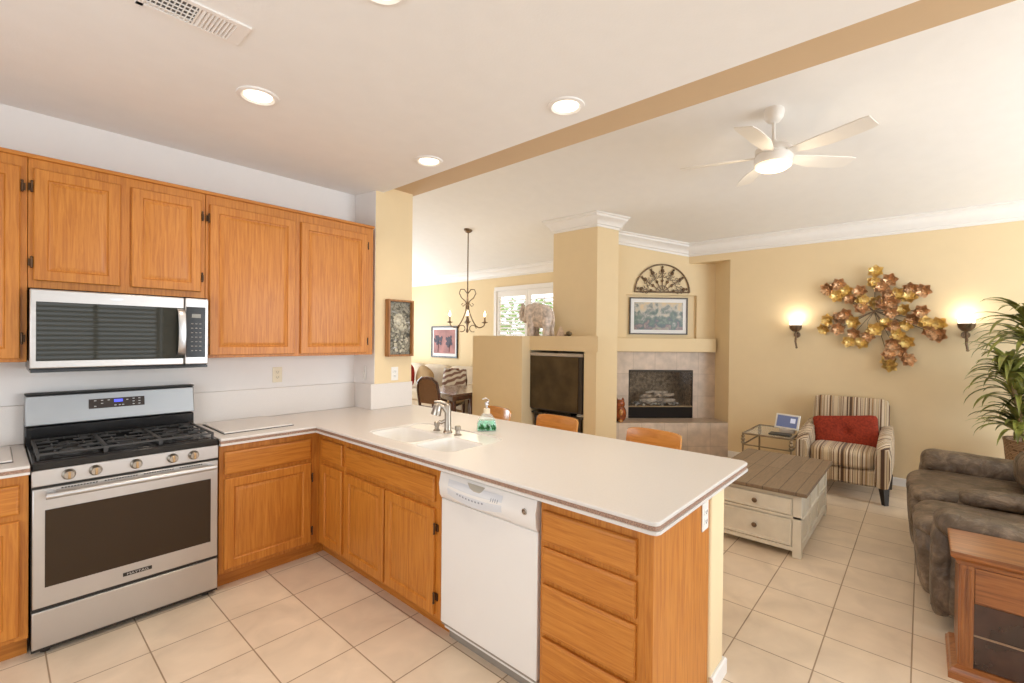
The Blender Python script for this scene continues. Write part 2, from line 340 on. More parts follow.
# ------------------------------------------------------------------ the room
ZK = 2.745                                   # kitchen ceiling
def zc(x, y=0): return 2.82+.217*(6.4-x)     # sloping family ceiling
XE, XB = 2.203, 2.535
struct(G().box(-2.0, 9.5, -3.6, 9.6, -.12, 0), 'floor', floor_m)
struct(G().box(-2.0, XE, -3.6, 3.8, ZK, ZK+.12), 'ceiling_kitchen', ceil_m)
g = G(); g.prism([(XE, -3.6), (XB, -3.6), (XB, 3.81), (XE, 3.81)], 2.80, lambda x, y: zc(x))
struct(g, 'ceiling_beam', beam_m)
g = G()
g.add([(1.0, -3.6, zc(1.0)), (6.6, -3.6, zc(6.6)), (6.6, 9.6, zc(6.6)), (1.0, 9.6, zc(1.0)), (1.0, -3.6, zc(1.0)+.12), (6.6, -3.6, zc(6.6)+.12), (6.6, 9.6, zc(6.6)+.12), (1.0, 9.6, zc(1.0)+.12)],
      [(3, 2, 1, 0), (4, 5, 6, 7), (0, 1, 5, 4), (1, 2, 6, 5), (2, 3, 7, 6), (3, 0, 4, 7)])
struct(g, 'ceiling_family', ceil_m)
# walls
struct(G().box(-2.0, 2.11, 3.69, 3.81, 0, ZK), 'wall_stove', wall_w)
g = G(); g.box(2.130, 2.50, 3.43, 3.81, 0, 2.80); struct(g, 'wall_pillar', wall_y)
struct(G().prism([(2.088, 3.69), (2.127, 3.4315), (2.135, 3.4315), (2.135, 3.69)], 0, ZK), 'wall_pillar_side', wall_w)
g = G(); g.box(1.0, 2.2, 3.81, 3.93, 0, 3.9); g.prism([(2.11, 3.70), (2.5, 3.70), (2.5, 3.81), (2.11, 3.81)], 2.8, lambda x, y: zc(x)); struct(g, 'wall_dining_near', wall_y)
g = G(); g.box(.9, 1.0, 3.93, 9.4, 0, 4.0); struct(g, 'wall_dining_side', wall_y)
g = G(); g.box(1.0, 2.9, 9.2, 9.32, 0, 4.0); g.box(5.9, 6.52, 9.2, 9.32, 0, 3.1); g.box(2.9, 5.9, 9.2, 9.32, 0, .5); g.box(2.9, 5.9, 9.2, 9.32, 2.5, 3.7); struct(g, 'wall_dining_end', wall_y)
# far wall: sconce wall, header over the alcove, dining wall with window opening
WY0, WY1, WZ0, WZ1 = 4.50, 6.09, 1.05, 2.43
g = G(); g.box(6.4, 6.52, -3.6, 1.89, 0, 2.82)
g.prism([(6.4, 1.89), (6.4, 2.436), (6.675, 2.163)], 2.58, lambda x, y: zc(x))
g.box(6.4, 6.52, 3.79, WY0, 0, 2.82); g.box(6.4, 6.52, WY1, 9.3, 0, 2.82); g.box(6.4, 6.52, WY0, WY1, 0, WZ0); g.box(6.4, 6.52, WY0, WY1, WZ1, 2.82)
struct(g, 'wall_far', wall_y)
struct(G().prism([(6.4, 1.89), (6.69, 2.18), (6.78, 2.09), (6.52, 1.83), (6.52, 1.89)], 0, 2.60), 'wall_alcove', wall_y)
# diagonal chimney breast
FO = Vector((5.61, 3.22, 0)); Q = math.sqrt(.5)
def D(u, v, z): return Vector((FO.x+Q*u+Q*v, FO.y-Q*u+Q*v, z))
def dbox(g, u0, u1_, v0, v1, z0, z1):
    return g.prism([tuple(D(u0, v0, 0)[:2]), tuple(D(u1_, v0, 0)[:2]), tuple(D(u1_, v1, 0)[:2]), tuple(D(u0, v1, 0)[:2])], z0, z1)
g = G()
dbox(g, 0, 1.513, 0, .5, 0, .445); dbox(g, 0, .284, 0, .5, .445, 1.11); dbox(g, 1.188, 1.513, 0, .5, .445, 1.11); dbox(g, 0, 1.513, 0, .5, 1.11, 1.54)
dbox(g, 0, .242, 0, .5, 1.54, 2.14); dbox(g, 1.236, 1.513, 0, .5, 1.54, 2.14); dbox(g, .242, 1.236, .05, .5, 1.54, 2.14)
dbox(g, 0, 1.14, 0, .5, 2.14, zc); dbox(g, 1.14, 1.513, 0, .5, 2.14, 2.58)
g.prism([(5.10, 3.10), (5.305, 2.915), (5.61, 3.22), (5.80, 3.41), (5.60, 3.79), (5.10, 3.79)], 1.38, zc)
g.prism([(5.10, 3.10), (5.305, 2.915), (5.61, 3.22), (5.55, 3.26), (5.33, 3.26), (5.10, 3.12)], 0, 1.38)
g.prism([(5.60, 3.68), (6.45, 3.68), (6.45, 3.79), (5.60, 3.79)], 0, zc)
struct(g, 'wall_chimney', wall_y)
# media half wall with television niche
g = G()
g.box(4.45, 5.30, 3.785, 4.685, 0, 1.555)
g.prism([(4.60, 2.775), (4.60, 3.785), (5.30, 3.785), (5.098, 3.60), (5.098, 3.10), (4.93, 3.105)], 1.376, 1.556)
g.prism([(4.612, 2.80), (4.612, 2.966), (5.098, 3.10), (4.93, 3.107)], 0, 1.376)
g.box(5.24, 5.30, 3.20, 3.785, 0, 1.376)
struct(g, 'wall_media', wall_y)
# half wall behind the peninsula cabinets
g = G(); g.box(2.047, 2.225, .667, 3.43, 0, .8715); struct(g, 'wall_peninsula', wall_y, bevel=.014, seg=3)
# rear and left walls with openings made for the daylight lamps (behind the camera)
g = G(); g.box(-2, -.6, -3.6, -3.48, 0, 2.745); g.box(2.0, 2.8, -3.6, -3.48, 0, 2.745); g.box(5.8, 6.5, -3.6, -3.48, 0, 2.9); g.box(-.6, 2.0, -3.6, -3.48, 2.4, 2.745); g.box(-.6, 2.0, -3.6, -3.48, 0, .3); g.box(2.8, 5.8, -3.6, -3.48, 2.42, 3.6); g.box(2.2, 2.8, -3.6, -3.48, 2.745, 3.8)
struct(g, 'wall_rear', wall_w)
g = G(); g.box(-2, -1.88, -3.6, -.4, 0, 2.745); g.box(-2, -1.88, 2.4, 3.7, 0, 2.745); g.box(-2, -1.88, -.4, 2.4, 0, .5); g.box(-2, -1.88, -.4, 2.4, 2.3, 2.745)
struct(g, 'wall_left', wall_w)

# crown mouldings and baseboards
def sweep(path, prof, name, m, up=False):
    """profile (out, z) carried along a polyline; out is to the left of travel"""
    g = G(); n = len(path); k = len(prof); vs = []
    for i, (x, y) in enumerate(path):
        p = Vector((x, y)); a = (p-Vector(path[i-1])).normalized() if i else None; b = (Vector(path[i+1])-p).normalized() if i < n-1 else None
        na = Vector((-a.y, a.x)) if a else None; nb = Vector((-b.y, b.x)) if b else None
        nn = (na+nb)/(1+na.dot(nb)) if a and b else (na or nb)
        for o, z in prof:
            q = p+nn*o; vs.append((q.x, q.y, z(q.x) if callable(z) else z))
    fs = [(i*k+j, i*k+(j+1) % k, (i+1)*k+(j+1) % k, (i+1)*k+j) for i in range(n-1) for j in range(k)]
    fs += [tuple(range(k)), tuple(range((n-1)*k, n*k))]
    g.add(vs, fs); return struct(g, name, m, ang=25)
Z = lambda d: (lambda x: zc(x)-d)
CR = [(-.002, Z(.001)), (.115, Z(.001)), (.115, Z(.018)), (.098, Z(.022)), (.092, Z(.045)), (.06, Z(.065)), (.035, Z(.10)), (.030, Z(.118)), (.014, Z(.122)), (.012, Z(.148)), (-.002, Z(.148))]
sweep([(5.61, 3.79), (5.10, 3.79), (5.10, 3.10), (5.305, 2.915), (5.61, 3.22), (6.40, 2.43), (6.40, -3.4)][::-1], [(-a, b) if False else (a, b) for a, b in CR], 'trim_1', trim_m) if False else None
def crown(path, name): sweep(path, CR, name, trim_m)
crown([(6.40, -3.4), (6.40, 2.436), (5.61, 3.22), (5.305, 2.915), (5.10, 3.10), (5.10, 3.79), (5.60, 3.79)], 'trim_1')
crown([(6.40, 3.80), (6.40, 9.2)], 'trim_2')
BB = [(-.001, 0), (.014, 0), (.014, .075), (.008, .085), (-.001, .085)]
sweep([(6.40, -3.4), (6.40, 1.885)], BB, 'baseboard_far', trim_m)
sweep([(2.050, .667), (2.225, .667), (2.225, 3.42)][::-1], [(a, b*.85) for a, b in BB], 'baseboard_peninsula', trim_m)
sweep([(6.40, 3.80), (6.40, 9.2)], BB, 'baseboard_dining', trim_m)

# dining window with plantation shutters, and hedge outside
wnd = bpy.data.objects.new('window_1', None); S.collection.objects.link(wnd); wnd['kind'] = 'structure'; wnd.location = (6.40, WY0, WZ0); OFF[wnd.name] = Vector((6.40, WY0, WZ0))
g = G(); t = .07
for a, b, c, d in ((WY0-.03, WY1+.03, WZ1-.02, WZ1+.06), (WY0-.03, WY1+.03, WZ0-.06, WZ0+.02), (WY0-.04, WY0+.03, WZ0, WZ1), (WY1-.03, WY1+.04, WZ0, WZ1)): g.box(6.36, 6.42, a, b, c, d)
ym = 5.30
for y0, y1 in ((WY0+.03, ym-.005), (ym+.005, WY1-.03)):
    g.box(6.375, 6.405, y0, y1, WZ1-.13, WZ1-.02); g.box(6.375, 6.405, y0, y1, WZ0+.02, WZ0+.13); g.box(6.375, 6.405, y0, y0+.06, WZ0+.1, WZ1-.1); g.box(6.375, 6.405, y1-.06, y1, WZ0+.1, WZ1-.1)
build(g, 'window_frame', trim_m, wnd, bevel=.003)
g = G()
for y0, y1 in ((WY0+.09, ym-.065), (ym+.065, WY1-.09)):
    z = WZ0+.16
    while z < WZ1-.15:
        c = Vector((6.39, (y0+y1)/2, z)); mt = Matrix.Rotation(rad(-22), 3, 'Y')
        h = Vector((.036, (y1-y0)/2, .004)); pts = [c+mt @ Vector((sx*h.x, sy*h.y, sz*h.z)) for sz in (-1, 1) for sx, sy in ((-1, -1), (1, -1), (1, 1), (-1, 1))]
        g.add(pts, [(3, 2, 1, 0), (4, 5, 6, 7), (0, 1, 5, 4), (1, 2, 6, 5), (2, 3, 7, 6), (3, 0, 4, 7)]); z += .0635
    g.box(6.352, 6.362, (y0+y1)/2-.005, (y0+y1)/2+.005, WZ0+.14, WZ1-.14)
build(g, 'shutter_louvers', trim_m, wnd, smooth=False)
g = G(); g.box(6.49, 6.496, WY0, WY1, WZ0, WZ1); build(g, 'window_pane', mat('window_glass', (1, 1, 1), 0.02, alpha=.08), wnd)
leafg = mat('hedge_leaves', (.30, .50, .14), .6, var=.4, vscale=30)
g = G()
for i in range(2600):
    c = Vector((7.9+random.uniform(-.25, .35), random.uniform(3.6, 9.4), random.uniform(.05, 2.2)+random.uniform(0, .25))); a = random.uniform(0, 6.28); r_ = .085
    d1 = Vector((math.cos(a)*.5, math.sin(a), random.uniform(-.7, .7))).normalized()*r_; d2 = Vector((random.uniform(-.5, .5), random.uniform(-1, 1), 1)).normalized()*r_*.5
    g.add([c-d1, c-d2, c+d1, c+d2], [(0, 1, 2, 3)])
hd = build(g, 'hedge', leafg, None, smooth=False, loc=(8, 6, 0)); tag(hd, 'bright green hedge outside beyond the white shutters of the dining window', 'hedge'); hd['kind'] = 'stuff'
# rear window with blinds, behind the camera, seen reflected in the appliances
g = G()
for i in range(28): g.box(-.55, 1.95, -3.50, -3.44, .35+i*.075, .388+i*.075)
for x in (-.56, .28, 1.12, 1.94): g.box(x-.03, x+.03, -3.52, -3.50, .3, 2.4)
struct(g, 'window_2', trim_m)

# ------------------------------------------------------------------ cabinet builders
def O_y(x0, z0, yf): return lambda u, v, d: (x0+u, yf-d, z0+v)       # faces -y
def O_x(y0, z0, xf): return lambda u, v, d: (xf-d, y0+u, z0+v)       # faces -x
DOOR = [(0, 0), (0, .015), (.004, .019), (.050, .019), (.055, .012), (.060, .011), (.078, .017), (.082, .0175)]
DRAW = [(0, 0), (0, .013), (.004, .017), (.012, .019), (.02, .019)]
def door(parent, ori, w_, h_, m=None):
    g = G(); g.frame(w_, h_, DOOR, ori); return build(g, 'door', m or oak_z, parent, ang=12)
def drawer(parent, ori, w_, h_, m):
    g = G(); g.frame(w_, h_, DRAW, ori); return build(g, 'drawer_front', m, parent, ang=12)
def hinge(parent, ori, u, v):
    g = G(); P = lambda a, b, d: Vector(ori(a, b, d))
    for du, dv, h_ in ((0, 0, .024),):
        a = P(u, v-h_, .020); b = P(u, v+h_, .020); g.cyl(a, b, .0045, n=8)
        for s in (-1, 1): g.soft(P(u, v+s*h_, .020), (.006, .006, .007), 2, 3)
        q = [P(u+x, v+y, d) for d in (.0, .005) for x, y in ((-.012, -.018), (.012, -.018), (.012, .018), (-.012, .018))]
        g.add(q, [(3, 2, 1, 0), (4, 5, 6, 7), (0, 1, 5, 4), (1, 2, 6, 5), (2, 3, 7, 6), (3, 0, 4, 7)])
    return build(g, 'hinge', hinge_m, parent)

# uppers (face plane y=3.37)
YU = 3.37
t = thing('wall_cabinet', 'oak upper cabinet at far left, cut by the left edge beside the microwave', 'cabinet', (-.35, 3.5, 1.377), group='oak upper cabinets')
build(G().box(-.70, .117, YU, 3.688, 1.377, 2.405), 'cabinet_body', oak_z, t, bevel=.002)
door(t, O_y(-.66, 1.395, YU), .36, .955); door(t, O_y(-.27, 1.395, YU), .362, .955)
for v in (.10, .86): hinge(t, O_y(-.27, 1.395, YU), .368, v)
t = thing('wall_cabinet', 'short two-door oak upper cabinet above the stainless microwave', 'cabinet', (.5, 3.5, 1.752), group='oak upper cabinets')
build(G().box(.119, .886, YU, 3.688, 1.752, 2.405), 'cabinet_body', oak_z, t, bevel=.002)
door(t, O_y(.137, 1.79, YU), .338, .565); door(t, O_y(.523, 1.79, YU), .338, .565)
for v in (.09, .47): hinge(t, O_y(.137, 1.79, YU), -.006, v); hinge(t, O_y(.523, 1.79, YU), .344, v)
t = thing('wall_cabinet', 'tall two-door oak upper cabinet right of the microwave, beside the pillar', 'cabinet', (1.5, 3.5, 1.377), group='oak upper cabinets')
build(G().box(.888, 2.070, YU, 3.688, 1.377, 2.405), 'cabinet_body', oak_z, t, bevel=.002)
door(t, O_y(.908, 1.395, YU), .530, .95); door(t, O_y(1.480, 1.395, YU), .530, .95)
for v in (.09, .86): hinge(t, O_y(.908, 1.395, YU), -.006, v); hinge(t, O_y(1.480, 1.395, YU), .536, v)
for nm, x0, x1, lb in (('trim_3', -.70, 2.076, ''),):
    struct(G().box(x0, x1, YU-.012, 3.688, 2.405, 2.425), nm, oak_x, bevel=.003)

# base cabinets on the stove wall (face plane y=3.10) and peninsula (face plane x=1.50)
YB, XBK = 3.10, 1.50
def kick(g, *a): g.box(*a)
t = thing('base_cabinet', 'oak base cabinet left of the range, cut by the left edge', 'cabinet', (-.3, 3.4, 0), group='oak base cabinets')
build(G().box(-.70, .115, YB, 3.685, .10, .872), 'cabinet_body', oak_z, t, bevel=.002)
build(G().box(-.70, .113, YB+.07, 3.68, 0, .10), 'toe_kick', oak_x, t)
drawer(t, O_y(-.28, .69, YB), .365, .135, oak_x); door(t, O_y(-.28, .125, YB), .365, .535)
t = thing('base_cabinet', 'oak base cabinet with one wide drawer over one door, right of the range', 'cabinet', (1.2, 3.4, 0), group='oak base cabinets')
build(G().box(.892, 1.50, YB, 3.685, .10, .872), 'cabinet_body', oak_z, t, bevel=.002)
build(G().box(.894, 1.50, YB+.07, 3.68, 0, .10), 'toe_kick', oak_x, t)
drawer(t, O_y(.918, .69, YB), .520, .138, oak_x); door(t, O_y(.918, .125, YB), .520, .54)
for v in (.08, .44): hinge(t, O_y(.918, .125, YB), .527, v)
t = thing('base_cabinet', 'narrow oak base cabinet in the inner corner, small drawer over slim door', 'cabinet', (1.8, 2.9, 0), group='oak base cabinets')
build(G().box(XBK, 2.042, 2.745, 3.42, .10, .872), 'cabinet_body', oak_z, t, bevel=.002)
build(G().box(XBK+.07, 2.040, 2.745, YB+.07, 0, .10).box(1.502, 1.57, YB+.07, 3.42, 0, .10), 'toe_kick', oak_y, t)
drawer(t, O_x(2.765, .69, XBK), .275, .135, oak_y); door(t, O_x(2.765, .125, XBK), .275, .53)
t = thing('base_cabinet', 'oak sink base cabinet with false drawer front over two doors', 'cabinet', (1.8, 2.3, 0), group='oak base cabinets')
build(G().box(XBK, 2.042, 1.795, 2.743, .10, .66).box(XBK, XBK+.02, 1.795, 2.743, .66, .872).box(XBK, 2.042, 1.795, 1.813, .66, .872), 'cabinet_body', oak_z, t, bevel=.002)
build(G().box(XBK+.07, 2.040, 1.80, 2.743, 0, .10), 'toe_kick', oak_y, t)
drawer(t, O_x(1.835, .69, XBK), .885, .13, oak_y); door(t, O_x(2.287, .118, XBK), .435, .535); door(t, O_x(1.835, .118, XBK), .435, .535)
for v in (.09, .44): hinge(t, O_x(1.835, .118, XBK), -.008, v)
t = thing('drawer_cabinet', 'oak cabinet with four stacked drawers at the end of the peninsula', 'cabinet', (1.8, .95, 0), group='oak base cabinets')
build(G().box(XBK, 2.042, .700, 1.163, .10, .872).box(XBK+.07, 2.042, .70, 1.163, 0, .10), 'cabinet_body', oak_z, t, bevel=.002)
for z0, h_ in ((.70, .125), (.548, .128), (.33, .195), (.118, .19)): drawer(t, O_x(.735, z0, XBK), .41, h_, oak_y)
build(G().box(XBK-.002, 2.046, .676, .702, .0, .872), 'end_panel', oak_z, t, bevel=.002)

# ------------------------------------------------------------------ worktops
TH = .043
def sink_outline(cx, cy, hx, hy, k=7, n=48, off=0):
    out = []
    for i in range(n):
        a = 2*PI*i/n; c, s = math.cos(a), math.sin(a); q = (abs(c)**k+abs(s)**k)**(-1/k); out.append((cx+(hx+off)*c*q, cy+(hy+off)*s*q))
    return out
SX0, SX1, SY0, SY1 = 1.578, 2.062, 1.85, 2.67
def ctop_poly():
    return [(.888, 3.69), (.888, 3.055), (1.455, 3.055), (1.455, .668), (1.461, .652), (1.478, .645), (2.50, .645), (2.53, .672), (2.53, 3.43), (2.104, 3.43), (2.104, 3.69)]
def worktop(poly, hole, z0, z1, name, m, parent=None, **kw):
    bm = bmesh.new()
    vs = [bm.verts.new((x, y, z1)) for x, y in poly]; ed = [bm.edges.new((vs[i], vs[(i+1) % len(vs)])) for i in range(len(vs))]
    if hole:
        hs = [bm.verts.new((x, y, z1)) for x, y in hole]; ed += [bm.edges.new((hs[i], hs[(i+1) % len(hs)])) for i in range(len(hs))]
    r = bmesh.ops.triangle_fill(bm, use_beauty=True, use_dissolve=False, edges=ed)
    fs = [f for f in bm.faces]
    ex = bmesh.ops.extrude_face_region(bm, geom=fs)
    for v in [e for e in ex['geom'] if isinstance(e, bmesh.types.BMVert)]: v.co.z = z0
    bmesh.ops.recalc_face_normals(bm, faces=bm.faces)
    g = G(); bm.verts.index_update(); g.v = [v.co.copy() for v in bm.verts]; g.f = [tuple(v.index for v in f.verts) for f in bm.faces]; bm.free()
    return build(g, name, m, parent, **kw)
hole = sink_outline((SX0+SX1)/2, (SY0+SY1)/2, (SX1-SX0)/2, (SY1-SY0)/2)
def inset(poly, d):
    out = []; n = len(poly)
    for i in range(n):
        p = Vector(poly[i]); a = (p-Vector(poly[i-1])).normalized(); b = (Vector(poly[(i+1) % n])-p).normalized()
        na = Vector((a.y, -a.x)); nb = Vector((b.y, -b.x)); nn = (na+nb)/(1+na.dot(nb)); out.append(tuple(p-nn*d*(-1)*(-1)))
    return out
P0 = ctop_poly()
ct = thing('countertop', 'white L-shaped countertop with brown inlay edge on the oak base cabinets', 'countertop', (1.9, 2.0, .872))
worktop(P0, hole, .900, .915, 'top_slab', ctop_m, ct, bevel=.004)
def edge_strip(pts, z0, z1, out, m, name, parent):
    g = G(); n = len(pts); vs = []
    for i in range(n):
        p = Vector(pts[i]); a = (p-Vector(pts[i-1])).normalized() if i else None; b = (Vector(pts[i+1])-p).normalized() if i < n-1 else None
        na = Vector((a.y, -a.x)) if a else None; nb = Vector((b.y, -b.x)) if b else None
        nn = (na+nb)/(1+na.dot(nb)) if a and b else (na or nb)
        for o, z in ((-.03, z0), (-out, z0), (-out, z1), (-.03, z1)):
            q = p+nn*(-o); vs.append((q.x, q.y, z))
    fs = [(i*4+j, i*4+(j+1) % 4, (i+1)*4+(j+1) % 4, (i+1)*4+j) for i in range(n-1) for j in range(4)]+[(0, 1, 2, 3), tuple(range(4*n-4, 4*n))]
    g.add(vs, fs); return build(g, name, m, parent, bevel=.002 if out == 0 else 0)
EP = [(.888, 3.055), (1.455, 3.055), (1.455, .668), (1.461, .652), (1.478, .645), (2.50, .645), (2.53, .672), (2.53, 3.43)]
EP = EP[::-1]
edge_strip(EP, .884, .900, .004, stripe_m, 'edge_inlay', ct)
edge_strip(EP, .872, .884, -.002, ctop_m, 'edge_strip', ct)
# left worktop
cl = thing('countertop', 'short white countertop piece left of the range', 'countertop', (-.3, 3.4, .872))
build(G().box(-.70, .118, 3.055, 3.69, .900, .915), 'top_slab', ctop_m, cl, bevel=.004)
build(G().box(-.70, .1175, 3.060, 3.69, .884, .900), 'edge_inlay', stripe_m, cl)
build(G().box(-.70, .118, 3.053, 3.69, .872, .884), 'edge_strip', ctop_m, cl, bevel=.002)
# backsplash
bs_m = mat('solid_surface_backsplash', (.74, .69, .65), .35, var=.02, vscale=200)
o = build(G().box(.888, 2.104, 3.672, 3.690, .915, 1.128).box(2.086, 2.104, 3.42, 3.672, .915, 1.128).box(2.086, 2.502, 3.412, 3.430, .915, 1.128), 'backsplash', bs_m, None, bevel=.003, loc=(1.5, 3.68, .915))
tag(o, 'low white backsplash behind the corner worktop, wrapping onto the pillar', 'backsplash')
o = build(G().box(-.70, .118, 3.672, 3.690, .915, 1.128), 'backsplash', bs_m, None, bevel=.003, loc=(-.3, 3.68, .915))
tag(o, 'short white backsplash at far left, left of the range', 'backsplash')

# sink
sk = thing('kitchen_sink', 'white double-bowl sink set flush in the peninsula countertop', 'sink', ((SX0+SX1)/2, (SY0+SY1)/2, .74))
BX, BH = (SX0+.016+1.895)/2, (1.895-SX0-.016)/2
def basin(y0, y1, depth, name):
    g = G(); cx, hx = BX, BH; cy, hy = (y0+y1)/2, (y1-y0)/2; n = 48; vs = []
    lv = [(0, .909, .006), (.003, .905, 0), (.008, .89, 0), (.018, .915-depth*.8, 0), (.035, .915-depth*.95, 0), (.07, .915-depth, 0)]
    for ins, z, o in lv:
        for x, y in sink_outline(cx, cy, hx-ins+o, hy-ins+o, 6, n): vs.append((x, y, z))
    fs = [(i*n+k, i*n+(k+1) % n, (i+1)*n+(k+1) % n, (i+1)*n+k) for i in range(len(lv)-1) for k in range(n)]+[tuple(range((len(lv)-1)*n, len(lv)*n))]
    g.add(vs, fs); o = build(g, name, sink_m, sk, ang=50)
    g = G(); g.lathe([(.001, .0), (.02, .001), (.038, .003), (.042, .0)], (cx, cy, .9155-depth), 20); build(g, 'drain', chrome, o); return o
ymid = 2.19
basin(SY0+.018, ymid-.014, .18, 'right_bowl'); basin(ymid+.014, SY1-.018, .15, 'left_bowl')
ho = hole
b1 = sink_outline(BX, (SY0+.018+ymid-.014)/2, BH, (ymid-.014-SY0-.018)/2, 6)
b2 = sink_outline(BX, (SY1-.018+ymid+.014)/2, BH, (SY1-.018-ymid-.014)/2, 6)
bm = bmesh.new(); ed = []
for pl in (sink_outline((SX0+SX1)/2, (SY0+SY1)/2, (SX1-SX0)/2-.0005, (SY1-SY0)/2-.0005), b1, b2):
    vv = [bm.verts.new((x, y, .909)) for x, y in pl]; ed += [bm.edges.new((vv[i], vv[(i+1) % len(vv)])) for i in range(len(vv))]
bmesh.ops.triangle_fill(bm, use_beauty=True, edges=ed)
g = G(); bm.verts.index_update(); g.v = [v.co.copy() for v in bm.verts]; g.f = [tuple(v.index for v in f.verts) for f in bm.faces]; bm.free()
build(g, 'sink_rim', sink_m, sk)

# faucet: stout column with side lever and pull-out head turned back over the bowl
t = thing('faucet', 'brushed nickel pull-out kitchen faucet behind the sink', 'faucet', (2.085, 2.42, .915))
bx, by = 1.955, 2.285; ZD = .9095
t.location = (bx, by, ZD); OFF[t.name] = Vector((bx, by, ZD))
g = G(); g.lathe([(.030, 0), (.030, .006), (.024, .012), (.0215, .03), (.0205, .17), (.021, .178), (.012, .188), (.001, .190)], (bx, by, ZD), 24, close=False); build(g, 'body', nickel, t)
g = G(); g.tube([(bx-.005, by, 1.045), (bx-.018, by+.020, 1.075), (bx-.036, by+.042, 1.086), (bx-.056, by+.062, 1.078)], [.018, .017, .017, .019], 16); build(g, 'spout', nickel, t)
g = G(); g.tube([(bx-.036, by+.042, 1.094), (bx-.042, by+.050, 1.082), (bx-.046, by+.055, 1.048), (bx-.050, by+.060, 1.024)], [.014, .027, .031, .034], 20); build(g, 'spray_head', nickel, t)
g = G(); g.tube([(bx-.006, by+.006, 1.095), (bx-.03, by+.035, 1.107), (bx-.058, by+.066, 1.108)], [.011, .010, .006], 12); build(g, 'lever', nickel, t)
g = G(); g.tube([(bx-.012, by+.012, .985), (bx-.03, by+.032, .972), (bx-.040, by+.042, .985)], [.012, .012, .008], 12); build(g, 'side_button', nickel, t)
for yy, lb in ((by+.098, 'small nickel soap pump cap left of the faucet'), (by-.108, 'small nickel air gap cap right of the faucet')):
    o = build(G().lathe([(.024, 0), (.024, .005), (.015, .010), (.014, .030), (.019, .034), (.019, .056), (.014, .060)], (bx-.01, yy, ZD), 18), 'dispenser_cap', nickel, None, loc=(bx-.01, yy, ZD)); tag(o, lb, 'sink fitting', 'nickel fittings beside the faucet')
# hand soap bottle
bx, by = 2.155, 2.130
t = thing('soap_bottle', 'clear pump bottle of green soap with leaf pattern on the countertop', 'soap bottle', (bx, by, .915))
mt = Matrix.Rotation(rad(-42), 3, 'Z')
def loft(prof, k=5, n=28):
    g = G(); vs = []
    for hx, hy, z in prof:
        for x, y in sink_outline(0, 0, hx, hy, k, n): q = mt @ Vector((x, y, 0)); vs.append((bx+q.x, by+q.y, z))
    m_ = len(prof); g.add(vs, [(i*n+k_, i*n+(k_+1) % n, (i+1)*n+(k_+1) % n, (i+1)*n+k_) for i in range(m_-1) for k_ in range(n)]+[tuple(range(n)), tuple(range((m_-1)*n, m_*n))]); return g
build(loft([(.060, .028, .919), (.063, .031, .93), (.060, .030, .962), (.054, .027, .985)]), 'liquid', mat('green_soap', (.07, .46, .24), .15, var=.75, vscale=30, coat=.6), t)
build(loft([(.062, .030, .9165), (.065, .033, .925), (.062, .032, .965), (.053, .028, .99), (.036, .023, 1.018), (.021, .018, 1.030)]), 'bottle', mat('bottle_plastic', (.93, .97, .95), .06, alpha=.25), t)
build(G().lathe([(.021, 0), (.021, .030), (.016, .034)], (bx, by, 1.028), 18), 'collar', mat('cream_collar', (.80, .68, .50), .4), t)
build(G().lathe([(.007, 0), (.007, .018), (.014, .022), (.014, .038), (.006, .042)], (bx, by, 1.062), 14).tube([(bx, by, 1.100), (bx+.010, by-.012, 1.115), (bx-.002, by+.008, 1.128), (bx-.016, by+.026, 1.120)], .0045, 8), 'pump', chrome, t)
g = G(); random.seed(9)
for i in range(54):
    a = random.uniform(-1, 1); z = random.uniform(.920, .945); s_ = 1 if i % 2 else -1
    q = Vector((a*.056, -.0345*s_, 0)); e = Vector((random.uniform(.004, .009), 0, 0)); tl = Vector((random.uniform(-.01, .01), 0, 0)); B = Vector((bx, by, z)); U = Vector((0, 0, random.uniform(.014, .028)))
    g.add([mt @ (q-e)+B+U*.5, mt @ q+B, mt @ (q+e)+B+U*.5, mt @ (q+tl)+B+U], [(0, 1, 2, 3)])
build(g, 'leaf_pattern', mat('leaf_print', (.015, .13, .03), .4), t, smooth=False)

# cutting boards
o = build(G().box(.945, 1.36, 3.185, 3.62, .917, .928), 'cutting_board', ctop_m, None, bevel=.004, loc=(1.15, 3.4, .915)); tag(o, 'white cutting board lying on the worktop right of the range', 'cutting board')
build(G().box(.943, 1.362, 3.183, 3.622, .9155, .9185), 'rubber_edge', slot, o)
o = build(G().box(-.45, .065, 3.18, 3.60, .917, .928), 'cutting_board', ctop_m, None, bevel=.004, loc=(-.15, 3.4, .915)); tag(o, 'white cutting board on the short worktop left of the range', 'cutting board')
build(G().box(-.452, .067, 3.178, 3.602, .9155, .9185), 'rubber_edge', slot, o)

# ------------------------------------------------------------------ gas range
RX0, RX1, RF = .122, .884, 3.075
t = thing('gas_range', 'stainless steel gas range with black grates between the oak cabinets', 'stove', (.503, 3.36, 0))
build(G().box(RX0, RX1, RF+.03, 3.66, .03, .895), 'body', blk, t)
build(G().box(RX0, RX1, RF+.004, RF+.03, .803, .880), 'control_panel', steel, t, bevel=.004)
build(G().box(RX0, RX1, RF+.0, 3.60, .880, .918).box(RX0+.02, RX1-.02, RF+.04, 3.56, .905, .921), 'cooktop', blk, t, bevel=.006)
for x in (.248, .345, .504, .662, .759):
    g = G(); g.lathe([(.026, 0), (.026, .004), (.0225, .008), (.021, .026), (.018, .030), (.001, .030)], (x, RF+.004, .843), 24, '-y', close=False)
    kb = build(g, 'knob', nickel, t)
    g = G(); g.box(x-.005, x+.005, RF-.034, RF-.022, .826, .860); build(g, 'grip', mat('brass_grip', (.52, .36, .20), .3, 1), kb, bevel=.002)
